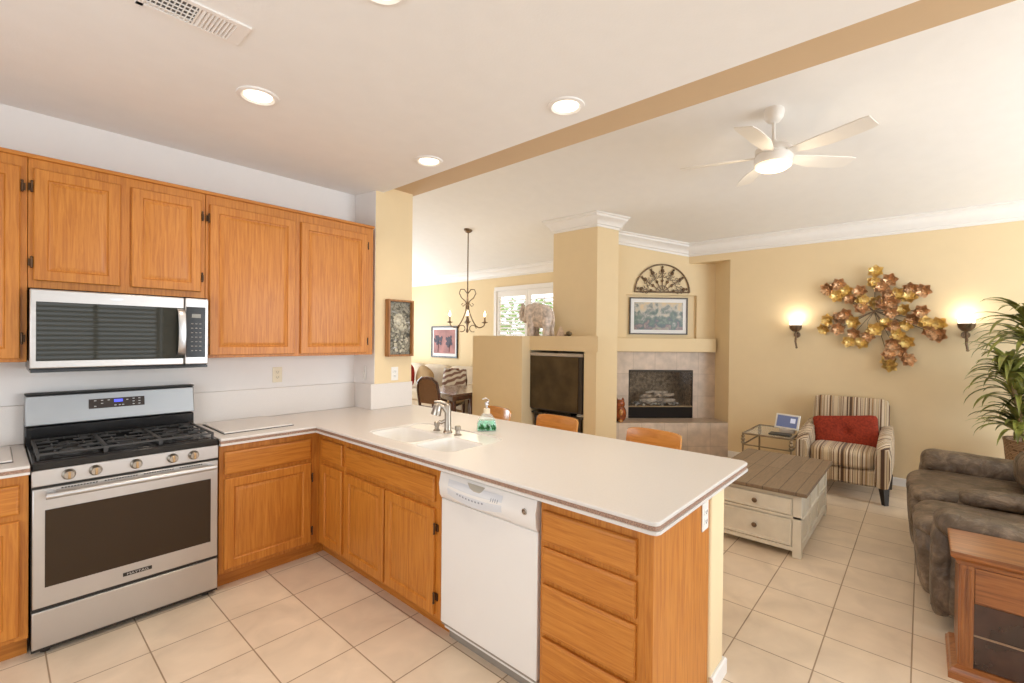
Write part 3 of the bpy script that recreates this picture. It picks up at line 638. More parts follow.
od = build(G().box(RX0+.003, RX1-.003, RF, RF+.028, .232, .792), 'oven_door', steel, t, bevel=.004)
build(G().box(RX0+.045, RX1-.04, RF-.003, RF+.002, .325, .690), 'oven_window', glassblk, od, bevel=.001)
g = G(); g.box(RX0+.05, RX0+.08, RF-.052, RF, .752, .776); g.box(RX1-.06, RX1-.03, RF-.052, RF, .752, .776); g.tube([(RX0+.045, RF-.05, .765), (RX1-.025, RF-.05, .765)], .014, 16); build(g, 'handle', steel2, od, bevel=.003)
g = G()
for i in range(52):
    if i % 14 not in (12, 13): g.box(RX0+.10+i*.0112, RX0+.1075+i*.0112, RF-.001, RF+.003, .780, .7855)
build(g, 'vent_slots', slot, od)
build(G().box(RX0, RX1, RF+.012, RF+.03, .792, .803), 'shadow_gap', slot, t)
bd = build(G().box(.452, .572, RF-.004, RF, .268, .286), 'badge', slot, od, bevel=.001)
text_mesh('MAYTAG', .0165, 'badge_lettering', steel2, bd, Matrix.Translation((.512, RF-.0045, .277)) @ Matrix.Rotation(rad(90), 4, 'X') @ Matrix.Diagonal((1.35, 1, 1, 1)))
build(G().box(RX0+.002, RX1-.002, RF+.002, RF+.028, .040, .215), 'storage_drawer', steel, t, bevel=.004)
build(G().box(RX0, RX1, RF+.012, RF+.03, .215, .232).box(RX0, RX1, RF+.014, RF+.04, .024, .040), 'gap_trim', slot, t)
for x in (RX0+.05, RX1-.05):
    for y in (RF+.06, 3.60): build(G().lathe([(.018, 0), (.018, .012), (.010, .014), (.010, .035)], (x, y, 0), 12), 'leveling_foot', slot, t)
# backguard
g = G(); g.prism([(RX0-.004, 3.60), (RX1+.004, 3.60), (RX1+.004, 3.668), (RX0-.004, 3.668)], .90, 1.010)
build(g, 'backguard_base', blk, t, bevel=.004)
g = G(); g.add([(RX0-.005, 3.585, 1.018), (RX1+.005, 3.585, 1.018), (RX1+.005, 3.672, 1.010), (RX0-.005, 3.672, 1.010), (RX0-.005, 3.61, 1.180), (RX1+.005, 3.61, 1.180), (RX1+.005, 3.672, 1.190), (RX0-.005, 3.672, 1.190)],
      [(3, 2, 1, 0), (4, 5, 6, 7), (0, 1, 5, 4), (1, 2, 6, 5), (2, 3, 7, 6), (3, 0, 4, 7)])
bgd = build(g, 'backguard', mat('brushed_backguard', (.40, .41, .42), .5, 1, var=.01), t, bevel=.006)
build(G().box(RX0-.005, RX1+.005, 3.604, 3.674, 1.186, 1.192), 'backguard_cap', slot, t)
def slant(x0, x1, z0, z1, d=.003):
    yy = lambda z: 3.585+(z-1.018)*.154-d
    return [(x0, yy(z0), z0), (x1, yy(z0), z0), (x1, yy(z1), z1), (x0, yy(z1), z1)]
def slantbox(g, x0, x1, z0, z1, d):
    a = slant(x0, x1, z0, z1, d); b = slant(x0, x1, z0, z1, 0); g.add(a+b, [(0, 1, 2, 3), (7, 6, 5, 4), (0, 4, 5, 1), (1, 5, 6, 2), (2, 6, 7, 3), (3, 7, 4, 0)]); return g
dp = build(slantbox(G(), .372, .628, 1.088, 1.142, .003), 'display_panel', mat('brown_black_panel', (.035, .02, .014), .2), bgd)
build(slantbox(G(), .484, .524, 1.118, 1.134, .004), 'display', bluel, dp)
g = G()
for x, z in ((.40, 1.132), (.43, 1.132), (.46, 1.132), (.40, 1.10), (.43, 1.115), (.545, 1.128), (.575, 1.132), (.575, 1.116), (.575, 1.10), (.603, 1.132), (.603, 1.116), (.603, 1.10), (.49, 1.10), (.51, 1.10), (.525, 1.10)):
    slantbox(g, x-.005, x+.005, z-.0022, z+.0022, .004)
build(g, 'panel_buttons', mark, dp)
# burners and grates
for x, y, r_ in ((.27, 3.22, .045), (.27, 3.44, .036), (.503, 3.33, .05), (.735, 3.22, .036), (.735, 3.44, .045)):
    build(G().lathe([(r_+.012, 0), (r_+.012, .006), (r_, .008), (r_, .014), (r_*.8, .020), (.001, .021)], (x, y, .920), 24, close=False), 'burner', blkm, t)
def grate(x0, x1, y0, y1):
    g = G(); z = .952; b = .006
    for x in (x0, x1): g.box(x-b, x+b, y0, y1, z-.012, z)
    for y in (y0, y1): g.box(x0, x1, y-b, y+b, z-.012, z)
    for x in (x0, x1):
        for y in (y0, y1, (y0+y1)/2): g.box(x-b, x+b, y-b, y+b, .918, z)
    xm, ymd = (x0+x1)/2, (y0+y1)/2
    g.box(x0, x1, ymd-b*.8, ymd+b*.8, z-.010, z)
    for yc in ((y0+ymd)/2, (y1+ymd)/2):
        g.box(x0, xm-.028, yc-b*.7, yc+b*.7, z-.010, z+.001); g.box(xm+.028, x1, yc-b*.7, yc+b*.7, z-.010, z+.001)
        for q in (-.06, .06):
            g.box(xm+q-.03 if q < 0 else xm+q, xm+q if q < 0 else xm+q+.03, yc+.025, yc+.034, z-.010, z+.001)
    for xx in (xm-.06, xm, xm+.06):
        g.box(xx-b*.7, xx+b*.7, y0, y0+.05, z-.010, z+.001); g.box(xx-b*.7, xx+b*.7, y1-.05, y1, z-.010, z+.001); g.box(xx-b*.7, xx+b*.7, ymd-.035, ymd+.035, z-.010, z+.001)
    return build(g, 'grate', blkm, t, bevel=.0015, seg=1)
grate(.145, .385, 3.115, 3.555); grate(.392, .612, 3.115, 3.555); grate(.619, .862, 3.115, 3.555)

# ------------------------------------------------------------------ microwave
MF = 3.28
t = thing('microwave', 'stainless steel over-the-range microwave under the short oak cabinet', 'microwave', (.503, 3.5, 1.337))
build(G().box(.122, .884, MF+.03, 3.685, 1.337, 1.748), 'body', blk, t, bevel=.003)
dr = build(G().box(.122, .759, MF, MF+.028, 1.345, 1.742), 'door', steel, t, bevel=.006)
build(G().box(.144, .757, MF-.003, MF+.001, 1.383, 1.680), 'door_window', mat('microwave_glass', (.035, .035, .028), .03, spec=.3), dr, bevel=.002)
g = G(); n = 14; vs = []
for i in range(n+1):
    z = 1.400+.275*i/n; bow = .040*math.sin(PI*i/n)**.45
    for x, d in ((.722, 0), (.7225, .007), (.740, .012), (.7575, .007), (.758, 0)): vs.append((x, MF-bow-d, z))
g.add(vs, [(i*5+j, i*5+(j+1) % 5, (i+1)*5+(j+1) % 5, (i+1)*5+j) for i in range(n) for j in range(5)]+[tuple(range(5)), tuple(range(5*n, 5*n+5))]); build(g, 'handle', steel2, dr, ang=50)
cpn = build(G().box(.762, .884, MF, MF+.028, 1.345, 1.742), 'control_panel', steel, t, bevel=.006)
kp = build(G().box(.768, .866, MF-.003, MF+.001, 1.388, 1.690), 'keypad', blk, cpn, bevel=.002)
build(G().box(.795, .842, MF-.004, MF-.002, 1.625, 1.648), 'display', mat('lcd_grey', (.25, .24, .21), .3), kp)
g = G()
for r_ in range(7):
    for c in range(3): g.box(.792+c*.021, .803+c*.021, MF-.0036, MF-.002, 1.425+r_*.027, 1.430+r_*.027)
build(g, 'key_legends', mat('key_print', (.28, .26, .24), .5), kp)
lg = G(); lg.lathe([(.026, 0), (.026, .0015), (.001, .002)], (0, 0, 0), 24, '-y', close=False)
for v in lg.v: v.x = v.x*1.15+.45; v.z = v.z*.32+1.712; v.y += MF
lo = build(lg, 'logo', steel2, dr)
build(G().box(.125, .881, MF+.01, 3.66, 1.325, 1.339), 'vent_grille', blk, t)

# ------------------------------------------------------------------ dishwasher
t = thing('dishwasher', 'white built-in dishwasher between sink cabinet and drawer cabinet', 'dishwasher', (1.8, 1.48, 0))
DY0, DY1, DX = 1.170, 1.788, 1.492
build(G().box(DX+.03, 2.03, DY0, DY1, .06, .868), 'body', wht, t)
build(G().box(DX, DX+.03, DY0+.003, DY1-.003, .105, .722), 'door_panel', wht, t, bevel=.004)
g = G(); n = 20; vs = []
for i in range(n+1):
    u = i/n; y = DY1-.003-(DY1-DY0-.006)*u
    bow = .018*math.sin(PI*min(1, u/.8))
    for dx, z in ((.03, .725), (0, .725), (-.012-bow, .745), (-.018-bow, .80), (-.006, .855), (.03, .862)): vs.append((DX+dx, y, z))
g.add(vs, [(i*6+j, i*6+(j+1) % 6, (i+1)*6+(j+1) % 6, (i+1)*6+j) for i in range(n) for j in range(6)]+[tuple(range(6)), tuple(range(6*n, 6*n+6))])
cp = build(g, 'control_panel', wht, t, ang=50)
def dwpt(u, z, d=.0015):
    y = DY1-.003-(DY1-DY0-.006)*u; bow = .018*math.sin(PI*min(1, u/.8))
    prof = [(0, .725), (-.012-bow, .745), (-.018-bow, .80), (-.006, .855)]
    for (a, z0), (b, z1) in zip(prof, prof[1:]):
        if z <= z1: return (DX+a+(b-a)*(z-z0)/(z1-z0)-d, y, z)
    return (DX-.006-d, y, z)
g = G(); N = 14
for i in range(N):
    ua, ub = .12+i*.58/N, .12+(i+1)*.58/N
    f = lambda u: .765-.020*math.sin(PI*(u-.12)/.58)
    for k in range(3):
        lo1 = f(ua)+(.835-f(ua))*k/3; hi1 = f(ua)+(.835-f(ua))*(k+1)/3; lo2 = f(ub)+(.835-f(ub))*k/3; hi2 = f(ub)+(.835-f(ub))*(k+1)/3
        g.add([dwpt(ua, lo1), dwpt(ub, lo2), dwpt(ub, hi2), dwpt(ua, hi1)], [(0, 1, 2, 3)])
ip = build(g, 'button_panel', whtg, cp)
g = G()
for i in range(9):
    u = .24+i*.034; z = .790-.018*math.sin(PI*(u-.12)/.58)
    g.add([dwpt(u, z, .0025), dwpt(u+.016, z-.001, .0025), dwpt(u+.016, z+.007, .0025), dwpt(u, z+.008, .0025)], [(0, 1, 2, 3)])
for i in range(4):
    u = .60+i*.02; g.add([dwpt(u, .80, .0025), dwpt(u+.006, .80, .0025), dwpt(u+.006, .815, .0025), dwpt(u, .815, .0025)], [(0, 1, 2, 3)])
build(g, 'button_marks', markd, ip)
g = G(); pts = [dwpt(.33, .845, .002), dwpt(.37, .826, .002), dwpt(.42, .818, .002), dwpt(.48, .818, .002), dwpt(.50, .826, .002), dwpt(.52, .845, .002)]
g.add(pts, [tuple(range(6))]); build(g, 'latch_recess', mat('recess_shade', (.45, .41, .34), .5), cp)
c = Vector(dwpt(.905, .80, .0)); g = G(); g.lathe([(.013, 0), (.013, .003), (.010, .004), (.001, .004)], c, 20, '-x', close=False); lo = build(g, 'logo_badge', nickel, cp)
g = G(); g.tube([c+Vector((-.0045, .007*math.cos(a), .007*math.sin(a))) for a in [i*.5 for i in range(10)]], .0009, 6); build(g, 'monogram', slot, lo)
build(G().box(DX+.06, DX+.08, DY0+.003, DY1-.003, .0, .10).box(DX+.006, DX+.03, DY0+.003, DY1-.003, .092, .104), 'toe_kick', mat('grey_kick', (.30, .26, .22), .6), t)

# ------------------------------------------------------------------ outlets and switches
def outlet(name, loc, rz, label, m, duplex=True, group=None, switch=False):
    o = thing(name, label, 'outlet' if not switch else 'switch', loc, rz, group)
    build(G().box(-.035, .035, -.005, 0, -.058, .058), 'cover_plate', m, o, bevel=.002, local=True)
    if switch: build(G().box(-.006, .006, -.012, -.004, -.012, .012), 'toggle', m, o, bevel=.001, local=True)
    else:
        for z in (-.02, .02):
            s = build(G().soft((0, -.0055, z), (.017, .003, .014), 5, 6), 'socket', m, o, local=True)
            build(G().box(-.008, -.006, -.0095, -.008, z-.003, z+.007).box(.006, .008, -.0095, -.008, z-.003, z+.007).box(-.002, .002, -.0095, -.008, z-.009, z-.005), 'socket_slots', slot, s, local=True)
    return o
outlet('power_outlet', (1.45, 3.6895, 1.225), 0, 'ivory outlet on the stove wall under the tall upper cabinet', ivory)
outlet('power_outlet', (2.325, 3.4295, 1.205), 0, 'white outlet on the yellow pillar below the wooden shadow box', plast)
outlet('power_outlet', (1.985, .6755, .785), 0, 'white outlet on the oak end panel of the peninsula under the countertop', plast)
outlet('wall_switch', (2.1075, 3.555, 1.215), -PI/2-.15, 'blank white plate on the white side of the pillar by the corner', plast, switch=True)

# ------------------------------------------------------------------ shadow box on the pillar
t = thing('shadow_box_frame', 'deep wooden shadow box frame with silvery floral collage on the pillar', 'picture', (2.35, 3.43, 1.60))
X0, X1, Z0, Z1 = 2.225, 2.485, 1.355, 1.845
WF = wood('frame_wood', 'z', ((.25, .10, .03), (.36, .16, .05), (.45, .21, .07)))
build(G().box(X0, X0+.018, 3.372, 3.429, Z0, Z1).box(X1-.018, X1, 3.372, 3.429, Z0, Z1).box(X0, X1, 3.372, 3.429, Z0, Z0+.018).box(X0, X1, 3.372, 3.429, Z1-.018, Z1), 'frame', WF, t, bevel=.003)
build(G().box(X0+.018, X1-.018, 3.405, 3.415, Z0+.018, Z1-.018), 'backing', painting('collage', [(.30, (.02, .02, .018)), (.42, (.10, .085, .05)), (.5, (.30, .27, .20)), (.58, (.06, .055, .04)), (.70, (.75, .74, .70))], 14, 2.0), t)
random.seed(3); relief = mat('silver_relief', (.50, .46, .36), .4, .3, var=.3, vscale=30)
spots = [(random.uniform(X0+.05, X1-.05), random.uniform(Z0+.04, Z0+.26) if i < 36 else random.uniform(Z0+.26, Z1-.04), random.uniform(.006, .018), random.uniform(.006, .018)) for i in range(46)]
spots += [(2.345+.042*math.cos(i*PI/6), 1.66+.055*math.sin(i*PI/6), .014, .016) for i in range(12)]+[(2.345, 1.66, .03, .04)]
for x, z, a, b in spots: build(G().soft((x, 3.402, z), (a, .006, b), 2, 3), 'relief_flower', relief, t)

# ------------------------------------------------------------------ ceiling fixtures
lens_m = mat('lamp_lens', (1, .95, .85), .3, emit=(1, .86, .62), es=5.0)
base = None
for x, y, lb in ((.90, 2.552, 'lit white recessed ceiling light above the range side of the kitchen'), (2.002, 1.417, 'lit white recessed ceiling light nearest the tan beam, above the peninsula end'),
                 (2.01, 2.574, 'lit white recessed ceiling light near the pillar, above the sink'), (.90, 1.425, 'white recessed ceiling light cut by the top edge of the photo')):
    t = thing('recessed_light', lb, 'ceiling light', (x, y, ZK), group='recessed ceiling lights')
    build(G().lathe([(.098, 0), (.096, -.006), (.078, -.010), (.070, -.004), (.066, -.0008)], (x, y, ZK), 32, close=False), 'trim_ring', trim_m, t)
    build(G().lathe([(.067, -.001), (.001, -.0012)], (x, y, ZK), 32, close=False), 'lens', lens_m, t)
    l = bpy.data.lights.new('recessed_lamp', 'AREA'); l.shape = 'DISK'; l.size = .12; l.energy = 5; l.color = (1, .87, .70); l.spread = rad(140)
    lo = bpy.data.objects.new('recessed_lamp', l); S.collection.objects.link(lo); lo.parent = t; lo.location = (0, 0, -.013)
t = thing('ceiling_vent', 'white rectangular air vent in the kitchen ceiling near the top edge', 'vent', (.53, 2.095, ZK))
VX0, VX1, VY0, VY1 = .345, .685, 2.008, 2.178
build(G().box(VX0, VX1, VY0, VY0+.022, ZK-.008, ZK).box(VX0, VX1, VY1-.022, VY1, ZK-.008, ZK).box(VX0, VX0+.024, VY0, VY1, ZK-.0083, ZK).box(VX1-.045, VX1, VY0, VY1, ZK-.0083, ZK).box(.512, .522, VY0, VY1, ZK-.008, ZK), 'frame', trim_m, t, bevel=.001)
build(G().box(VX0+.02, VX1-.04, VY0+.018, VY1-.018, ZK-.0015, ZK-.0005), 'duct_opening', mat('duct_shadow', (.16, .15, .14), .8), t)
g = G()
for i in range(9):
    x = .523+i*.0132; g.add([(x, VY0+.022, ZK-.002), (x, VY1-.022, ZK-.002), (x+.0105, VY1-.022, ZK-.0085), (x+.0105, VY0+.022, ZK-.0085), (x+.002, VY0+.022, ZK-.001), (x+.002, VY1-.022, ZK-.001), (x+.0125, VY1-.022, ZK-.0075), (x+.0125, VY0+.022, ZK-.0075)],
                            [(0, 1, 2, 3), (7, 6, 5, 4), (0, 3, 7, 4), (1, 5, 6, 2), (3, 2, 6, 7), (0, 4, 5, 1)])
build(g, 'louver_blades', trim_m, t, smooth=False)
g = G()
for i in range(9): g.box(.380+i*.0155, .3835+i*.0155, VY0+.022, VY1-.022, ZK-.007, ZK-.002)
for i in range(4): g.box(.369, .512, VY0+.045+i*.026, VY0+.048+i*.026, ZK-.0085, ZK-.004)
g.add([(.369, VY1-.022, ZK-.002), (.512, VY1-.022, ZK-.002), (.512, VY1-.050, ZK-.0012), (.369, VY1-.050, ZK-.0012)], [(0, 1, 2, 3)])
build(g, 'grid_blades', trim_m, t, smooth=False)

# fan
fx, fy = 4.07, .894; fz = zc(fx)
t = thing('ceiling_fan', 'white five-blade ceiling fan with lit round lamp on the sloping ceiling', 'ceiling fan', (fx, fy, fz))
fanw = mat('fan_white', (.80, .76, .71), .4)
build(G().lathe([(.070, .02), (.072, -.02), (.066, -.055), (.045, -.085), (.022, -.095)], (fx, fy, fz), 28), 'canopy', fanw, t)
build(G().cyl((fx, fy, fz-.09), (fx, fy, 3.045), .013), 'downrod', fanw, t)
build(G().lathe([(.022, .14), (.03, .12), (.055, .10), (.115, .085), (.128, .07), (.130, .035), (.122, .030), (.122, .024), (.132, .018), (.136, -.02), (.128, -.045), (.124, -.05)], (fx, fy, 2.955), 36), 'motor_housing', fanw, t)
build(G().lathe([(.128, 0), (.124, -.02), (.10, -.037), (.06, -.046), (.001, -.050)], (fx, fy, 2.905), 32, close=False), 'lamp_bowl', mat('fan_lamp', (1, .93, .78), .3, emit=(1, .84, .58), es=1.1), t)
for k in range(5):
    a = rad(-41+72*k+2)
    g = G(); vs = []; n = 12
    for i in range(n+1):
        s = i/n; r_ = .10+s*.585; hw = .030+.042*min(1, s*2.2); sw = .03*math.sin(PI*s)*.6
        if i == n: hw *= .85
        for side in (-1, 1):
            for zz in (0, .007):
                c = r_; q = side*hw+sw; pit = -math.sin(rad(13))*q
                vs.append((c*math.cos(a)-q*math.sin(a)+fx, c*math.sin(a)+q*math.cos(a)+fy, 2.968+pit+zz))
    fs = []
    for i in range(n):
        b = i*4; c = b+4; fs += [(b, c, c+2, b+2), (b+1, b+3, c+3, c+1), (b, b+1, c+1, c), (b+2, c+2, c+3, b+3)]
    fs += [(0, 2, 3, 1), (4*n, 4*n+1, 4*n+3, 4*n+2)]
    g.add(vs, fs); build(g, 'blade', fanw, t, ang=30)
l = bpy.data.lights.new('fan_lamp_light', 'POINT'); l.energy = 9; l.color = (1, .85, .62); l.shadow_soft_size = .08; lo = bpy.data.objects.new('fan_lamp_light', l); S.collection.objects.link(lo); lo.parent = t; lo.location = (0, 0, 2.80-fz)

# chandelier
cx, cy = 4.81, 5.19; cz = zc(cx)
t = thing('chandelier', 'bronze scroll-arm chandelier with candle bulbs hanging in the dining area', 'chandelier', (cx, cy, cz))
build(G().lathe([(.066, .012), (.064, -.012), (.045, -.035), (.012, -.05)], (cx, cy, cz), 24), 'canopy', bronze, t)
build(G().cyl((cx, cy, cz-.04), (cx, cy, 2.27), .009, n=10), 'stem', bronze, t)
def scr(f, n=24): return [f(i/n) for i in range(n+1)]
dirs = [rad(48.4-90+q) for q in (0, 90, 180, 270)]     # roughly across and along the view
dirs = [-YAW+rad(d)+PI/2 for d in (12, 102, 192, 282)]
dirs = [rad(d) for d in (-42, 48, 138, 228)]
for a in dirs:
    ca, sa = math.cos(a), math.sin(a)
    P3 = lambda r_, z: (cx+ca*r_, cy+sa*r_, z)
    g = G()
    pts = scr(lambda s: P3(.012+.10*math.sin(PI*s)*(1-.25*s)+.0*s, 2.27-.0*s-.20*s+.05*math.sin(PI*s)), 16)
    g.tube([P3(.008, 2.20), P3(.05, 2.26), P3(.105, 2.26), P3(.125, 2.20), P3(.09, 2.13), P3(.03, 2.08), P3(.025, 2.04), P3(.07, 2.0), P3(.09, 2.03), P3(.07, 2.05)], .0075, 8)
    build(g, 'upper_scroll', bronze, t, sub=0)
    g = G()
    ctl = [(.02, 2.02), (.03, 1.92), (.075, 1.80), (.13, 1.71), (.19, 1.68), (.25, 1.71), (.265, 1.755)]
    path = []
    for i in range(len(ctl)-1):
        p0 = ctl[max(i-1, 0)]; p1 = ctl[i]; p2 = ctl[i+1]; p3 = ctl[min(i+2, len(ctl)-1)]
        for s in (0, .25, .5, .75):
            path.append(P3(*[.5*((2*p1[k])+(-p0[k]+p2[k])*s+(2*p0[k]-5*p1[k]+4*p2[k]-p3[k])*s*s+(-p0[k]+3*p1[k]-3*p2[k]+p3[k])*s**3) for k in (0, 1)]))
    path.append(P3(*ctl[-1])); g.tube(path, .0085, 8)
    g.tube([P3(.085+.05*math.cos(q), 1.665+.05*math.sin(q)) for q in [i*.4 for i in range(14)]], .0065, 8)
    arm = build(g, 'arm', bronze, t)
    x, y, _ = P3(.265, 0)
    build(G().lathe([(.012, 0), (.045, .012), (.048, .02), (.02, .022), (.02, .03)], (x, y, 1.745), 18), 'drip_cup', bronze, arm)
    build(G().cyl((x, y, 1.77), (x, y, 1.845), .0125, n=12), 'candle_sleeve', bronze, arm)
    build(G().lathe([(.006, 0), (.016, .02), (.018, .035), (.010, .065), (.002, .088)], (x, y, 1.845), 14), 'flame_bulb', mat('candle_bulb', (1, .9, .7), .3, emit=(1, .80, .50), es=7), arm)
build(G().lathe([(.004, 1.60), (.018, 1.615), (.022, 1.64), (.010, 1.67), (.018, 1.72), (.030, 1.78), (.016, 1.86), (.012, 1.95), (.022, 2.04), (.012, 2.12), (.010, 2.28)], (cx, cy, 0), 18), 'centre_column', bronze, t)
l = bpy.data.lights.new('chandelier_light', 'POINT'); l.energy = 12; l.color = (1, .82, .58); l.shadow_soft_size = .25; lo = bpy.data.objects.new('chandelier_light', l); S.collection.objects.link(lo); lo.parent = t; lo.location = (0, 0, 1.98-cz)

# ------------------------------------------------------------------ fireplace
t = thing('fireplace', 'corner gas fireplace with beige tile surround, raised hearth and yellow mantel', 'fireplace', tuple(D(.75, 0, 0)))
g = G(); dbox(g, .0, .284, -.015, 0, .445, 1.36); dbox(g, 1.188, 1.505, -.015, 0, .445, 1.36); dbox(g, .284, 1.188, -.015, 0, 1.11, 1.36); build(g, 'tile_surround', firetile, t)
g = G(); dbox(g, .002, 1.505, -.38, -.002, 0, .445); build(g, 'hearth', firetile, t, bevel=.004)
g = G(); dbox(g, .0, 1.462, -.113, .0, 1.36, 1.545); build(g, 'mantel', wall_y, t, bevel=.006)
g = G(); dbox(g, .286, 1.186, .40, .42, .447, 1.108); dbox(g, .286, .30, .0, .40, .447, 1.108); dbox(g, 1.172, 1.186, 0, .40, .447, 1.108); dbox(g, .286, 1.186, 0, .40, 1.095, 1.108); dbox(g, .286, 1.186, .02, .40, .447, .60)
build(g, 'firebox', mat('firebrick', (.34, .25, .16), .8, var=.5, vscale=25), t)
g = G(); dbox(g, .286, 1.186, -.02, .0, 1.085, 1.108); dbox(g, .286, .298, -.02, 0, .612, 1.085); dbox(g, 1.174, 1.186, -.02, 0, .612, 1.085)
build(g, 'door_frame', mat('dark_door_frame', (.05, .035, .022), .5, .3), t)
g = G(); dbox(g, .286, 1.186, -.022, .0, .598, .614)
build(g, 'brass_bar', mat('aged_brass', (.32, .22, .12), .35, .9), t, bevel=.002)
g = G(); dbox(g, .286, 1.186, -.018, .01, .447, .60); build(g, 'lower_louver', mat('black_louver', (.018, .014, .012), .75, spec=.2), t)
g = G(); dbox(g, .298, 1.174, -.008, -.004, .612, 1.085); build(g, 'glass_door', mat('smoked_glass', (.10, .09, .08), .08, alpha=.12, spec=.2), t)
logm = mat('ceramic_log', (.58, .48, .38), .9, var=.7, vscale=14, bump=.8, bscale=25, bdist=.01)
for (u0_, v0, z0_, u1_, v1, z1_, r_) in ((.50, .16, .66, 1.0, .14, .67, .035), (.53, .22, .71, .70, .10, .74, .028), (.66, .10, .73, .82, .24, .76, .03), (.80, .22, .72, .98, .12, .76, .028), (.60, .2, .77, .92, .2, .78, .022)):
    g = G(); a, b = D(u0_, v0, z0_), D(u1_, v1, z1_); g.tube([a, a.lerp(b, .3)+Vector((0, 0, .01)), a.lerp(b, .7), b], [r_*.8, r_, r_*.9, r_*.7], 10); build(g, 'log', logm, t)
g = G(); random.seed(5)
for i in range(40): g.soft(D(random.uniform(.42, 1.05), random.uniform(.08, .25), .61+random.uniform(0, .03)), (.02, .02, .015), 2, 3)
build(g, 'ember_bed', mat('pale_embers', (.55, .50, .44), .9, var=.6), t)

# framed painting in niche
t = thing('framed_painting', 'framed landscape painting with white mat in the niche above the mantel', 'picture', tuple(D(.71, .03, 1.55)))
U0, U1, PZ0, PZ1 = .298, 1.118, 1.597, 2.106
g = G()
for a, b, c, d in ((U0, U0+.016, PZ0, PZ1), (U1-.016, U1, PZ0, PZ1), (U0, U1, PZ0, PZ0+.016), (U0, U1, PZ1-.016, PZ1)): dbox(g, a, b, .015, .045, c, d)
build(g, 'frame', mat('dark_grey_frame', (.09, .075, .06), .4), t, bevel=.002)
g = G(); dbox(g, U0+.016, U1-.016, .030, .044, PZ0+.016, PZ1-.016); build(g, 'mat_board', mat('white_mat', (.82, .80, .78), .6), t)
g = G(); dbox(g, U0+.066, U1-.066, .027, .031, PZ0+.064, PZ1-.066)
build(g, 'canvas', painting('landscape_paint', [(.25, (.26, .25, .16)), (.34, (.22, .13, .12)), (.42, (.06, .085, .075)), (.50, (.10, .14, .09)), (.57, (.20, .20, .17)), (.64, (.42, .38, .30)), (.78, (.58, .43, .24))], 11, .35, (.02, .50)), t)

# half round iron grille
t = thing('wall_grille', 'half-round dark iron scrollwork grille on the wall above the landscape painting', 'wall decor', tuple(D(.738, -.02, 2.176)))
ac, az, ar = .738, 2.176, .382
g = G(); V = -.018
g.tube([D(ac+ar*math.cos(PI*i/32), V, az+ar*math.sin(PI*i/32)) for i in range(33)], .010, 8); g.tube([D(ac-ar, V, az+.004), D(ac+ar, V, az+.004)], .010, 8)
g.tube([D(ac+.09*math.cos(PI*i/16), V, az+.09*math.sin(PI*i/16)) for i in range(17)], .006, 6)
build(g, 'rim', bronze, t)
g = G()
for i in range(7):
    a = rad(8+i*27.3); ca, sa = math.cos(a), math.sin(a)
    g.tube([D(ac+.03*ca, V, az+.03*sa), D(ac+(ar-.03)*ca, V, az+(ar-.03)*sa)], .0062, 6)
    for rr, s in ((.16, .024), (.30, .030), (.345, .020)):
        g.soft(D(ac+rr*ca, V, az+rr*sa), (s, .008, s) if False else (s*.9, s*.9, s), 1.3, 4)
    for rr in (.22, .27):
        for sd in (-1, 1):
            c0 = (ac+rr*ca-sd*.03*sa, az+rr*sa+sd*.03*ca)
            g.tube([D(c0[0]+.018*math.cos(q), V, c0[1]+.018*math.sin(q)) for q in [a+k*.7 for k in range(8)]], .0045, 6)
build(g, 'scrollwork', bronze, t)

# owl figurine on hearth
c = D(.085, -.275, .445)
t = thing('cat_figurine', 'glossy reddish-brown ceramic figurine sitting on the hearth beside the column', 'figurine', tuple(c))
glz = mat('brown_glaze', (.26, .060, .015), .15, var=.7, vscale=14, coat=.6)
g = G(); g.soft(c+Vector((0, 0, .11)), (.075, .085, .115), 2.4, 10, wob=.1); g.soft(c+Vector((0, .0, .235)), (.062, .066, .058), 2.3, 8, wob=.08)
build(g, 'body', glz, t)
for s in (-1, 1):
    p = c+Vector((-.02*s, .035*s, .275)); build(G().lathe([(.024, 0), (.016, .02), (.002, .045)], p, 10), 'ear', glz, t)
build(G().soft(c+Vector((-.055, -.05, .13)), (.028, .028, .04), 2, 6).soft(c+Vector((-.05, -.045, .02)), (.035, .03, .022), 2, 6), 'paw', mat('amber_glaze', (.50, .22, .05), .15, coat=.6), t)

# ------------------------------------------------------------------ media niche
t = thing('tv_stand', 'black glass-top television stand inside the niche of the half wall', 'tv stand', (4.95, 3.4, 0))
stm = mat('black_stand', (.03, .022, .018), .15, coat=.4)
build(G().prism([(4.63, 3.77), (4.625, 2.98), (4.78, 3.02), (4.90, 3.12), (5.2, 3.14), (5.2, 3.77)], .57, .59), 'top_shelf', stm, t, bevel=.002)
build(G().prism([(4.70, 3.75), (4.70, 3.10), (5.15, 3.14), (5.15, 3.75)], .24, .255), 'lower_shelf', stm, t)
for x, y in ((4.69, 3.73), (4.69, 3.06), (5.14, 3.73), (5.14, 3.18)): build(G().box(x-.02, x+.02, y-.02, y+.02, 0, .57), 'leg', stm, t)
t = thing('television', 'large dark-screened television with silver top bezel in the wall niche', 'television', (4.9, 3.45, .59))
build(G().prism([(4.625, 3.782), (4.665, 3.02), (4.96, 3.10), (4.96, 3.782)], .62, 1.335), 'casing', mat('tv_casing', (.045, .035, .028), .4), t, bevel=.008)
build(G().prism([(4.615, 3.782), (4.651, 3.075), (4.663, 3.075), (4.627, 3.782)], .64, 1.302), 'screen', mat('tv_screen', (.075, .050, .024), .15, var=.35, vscale=5, spec=.3), t)
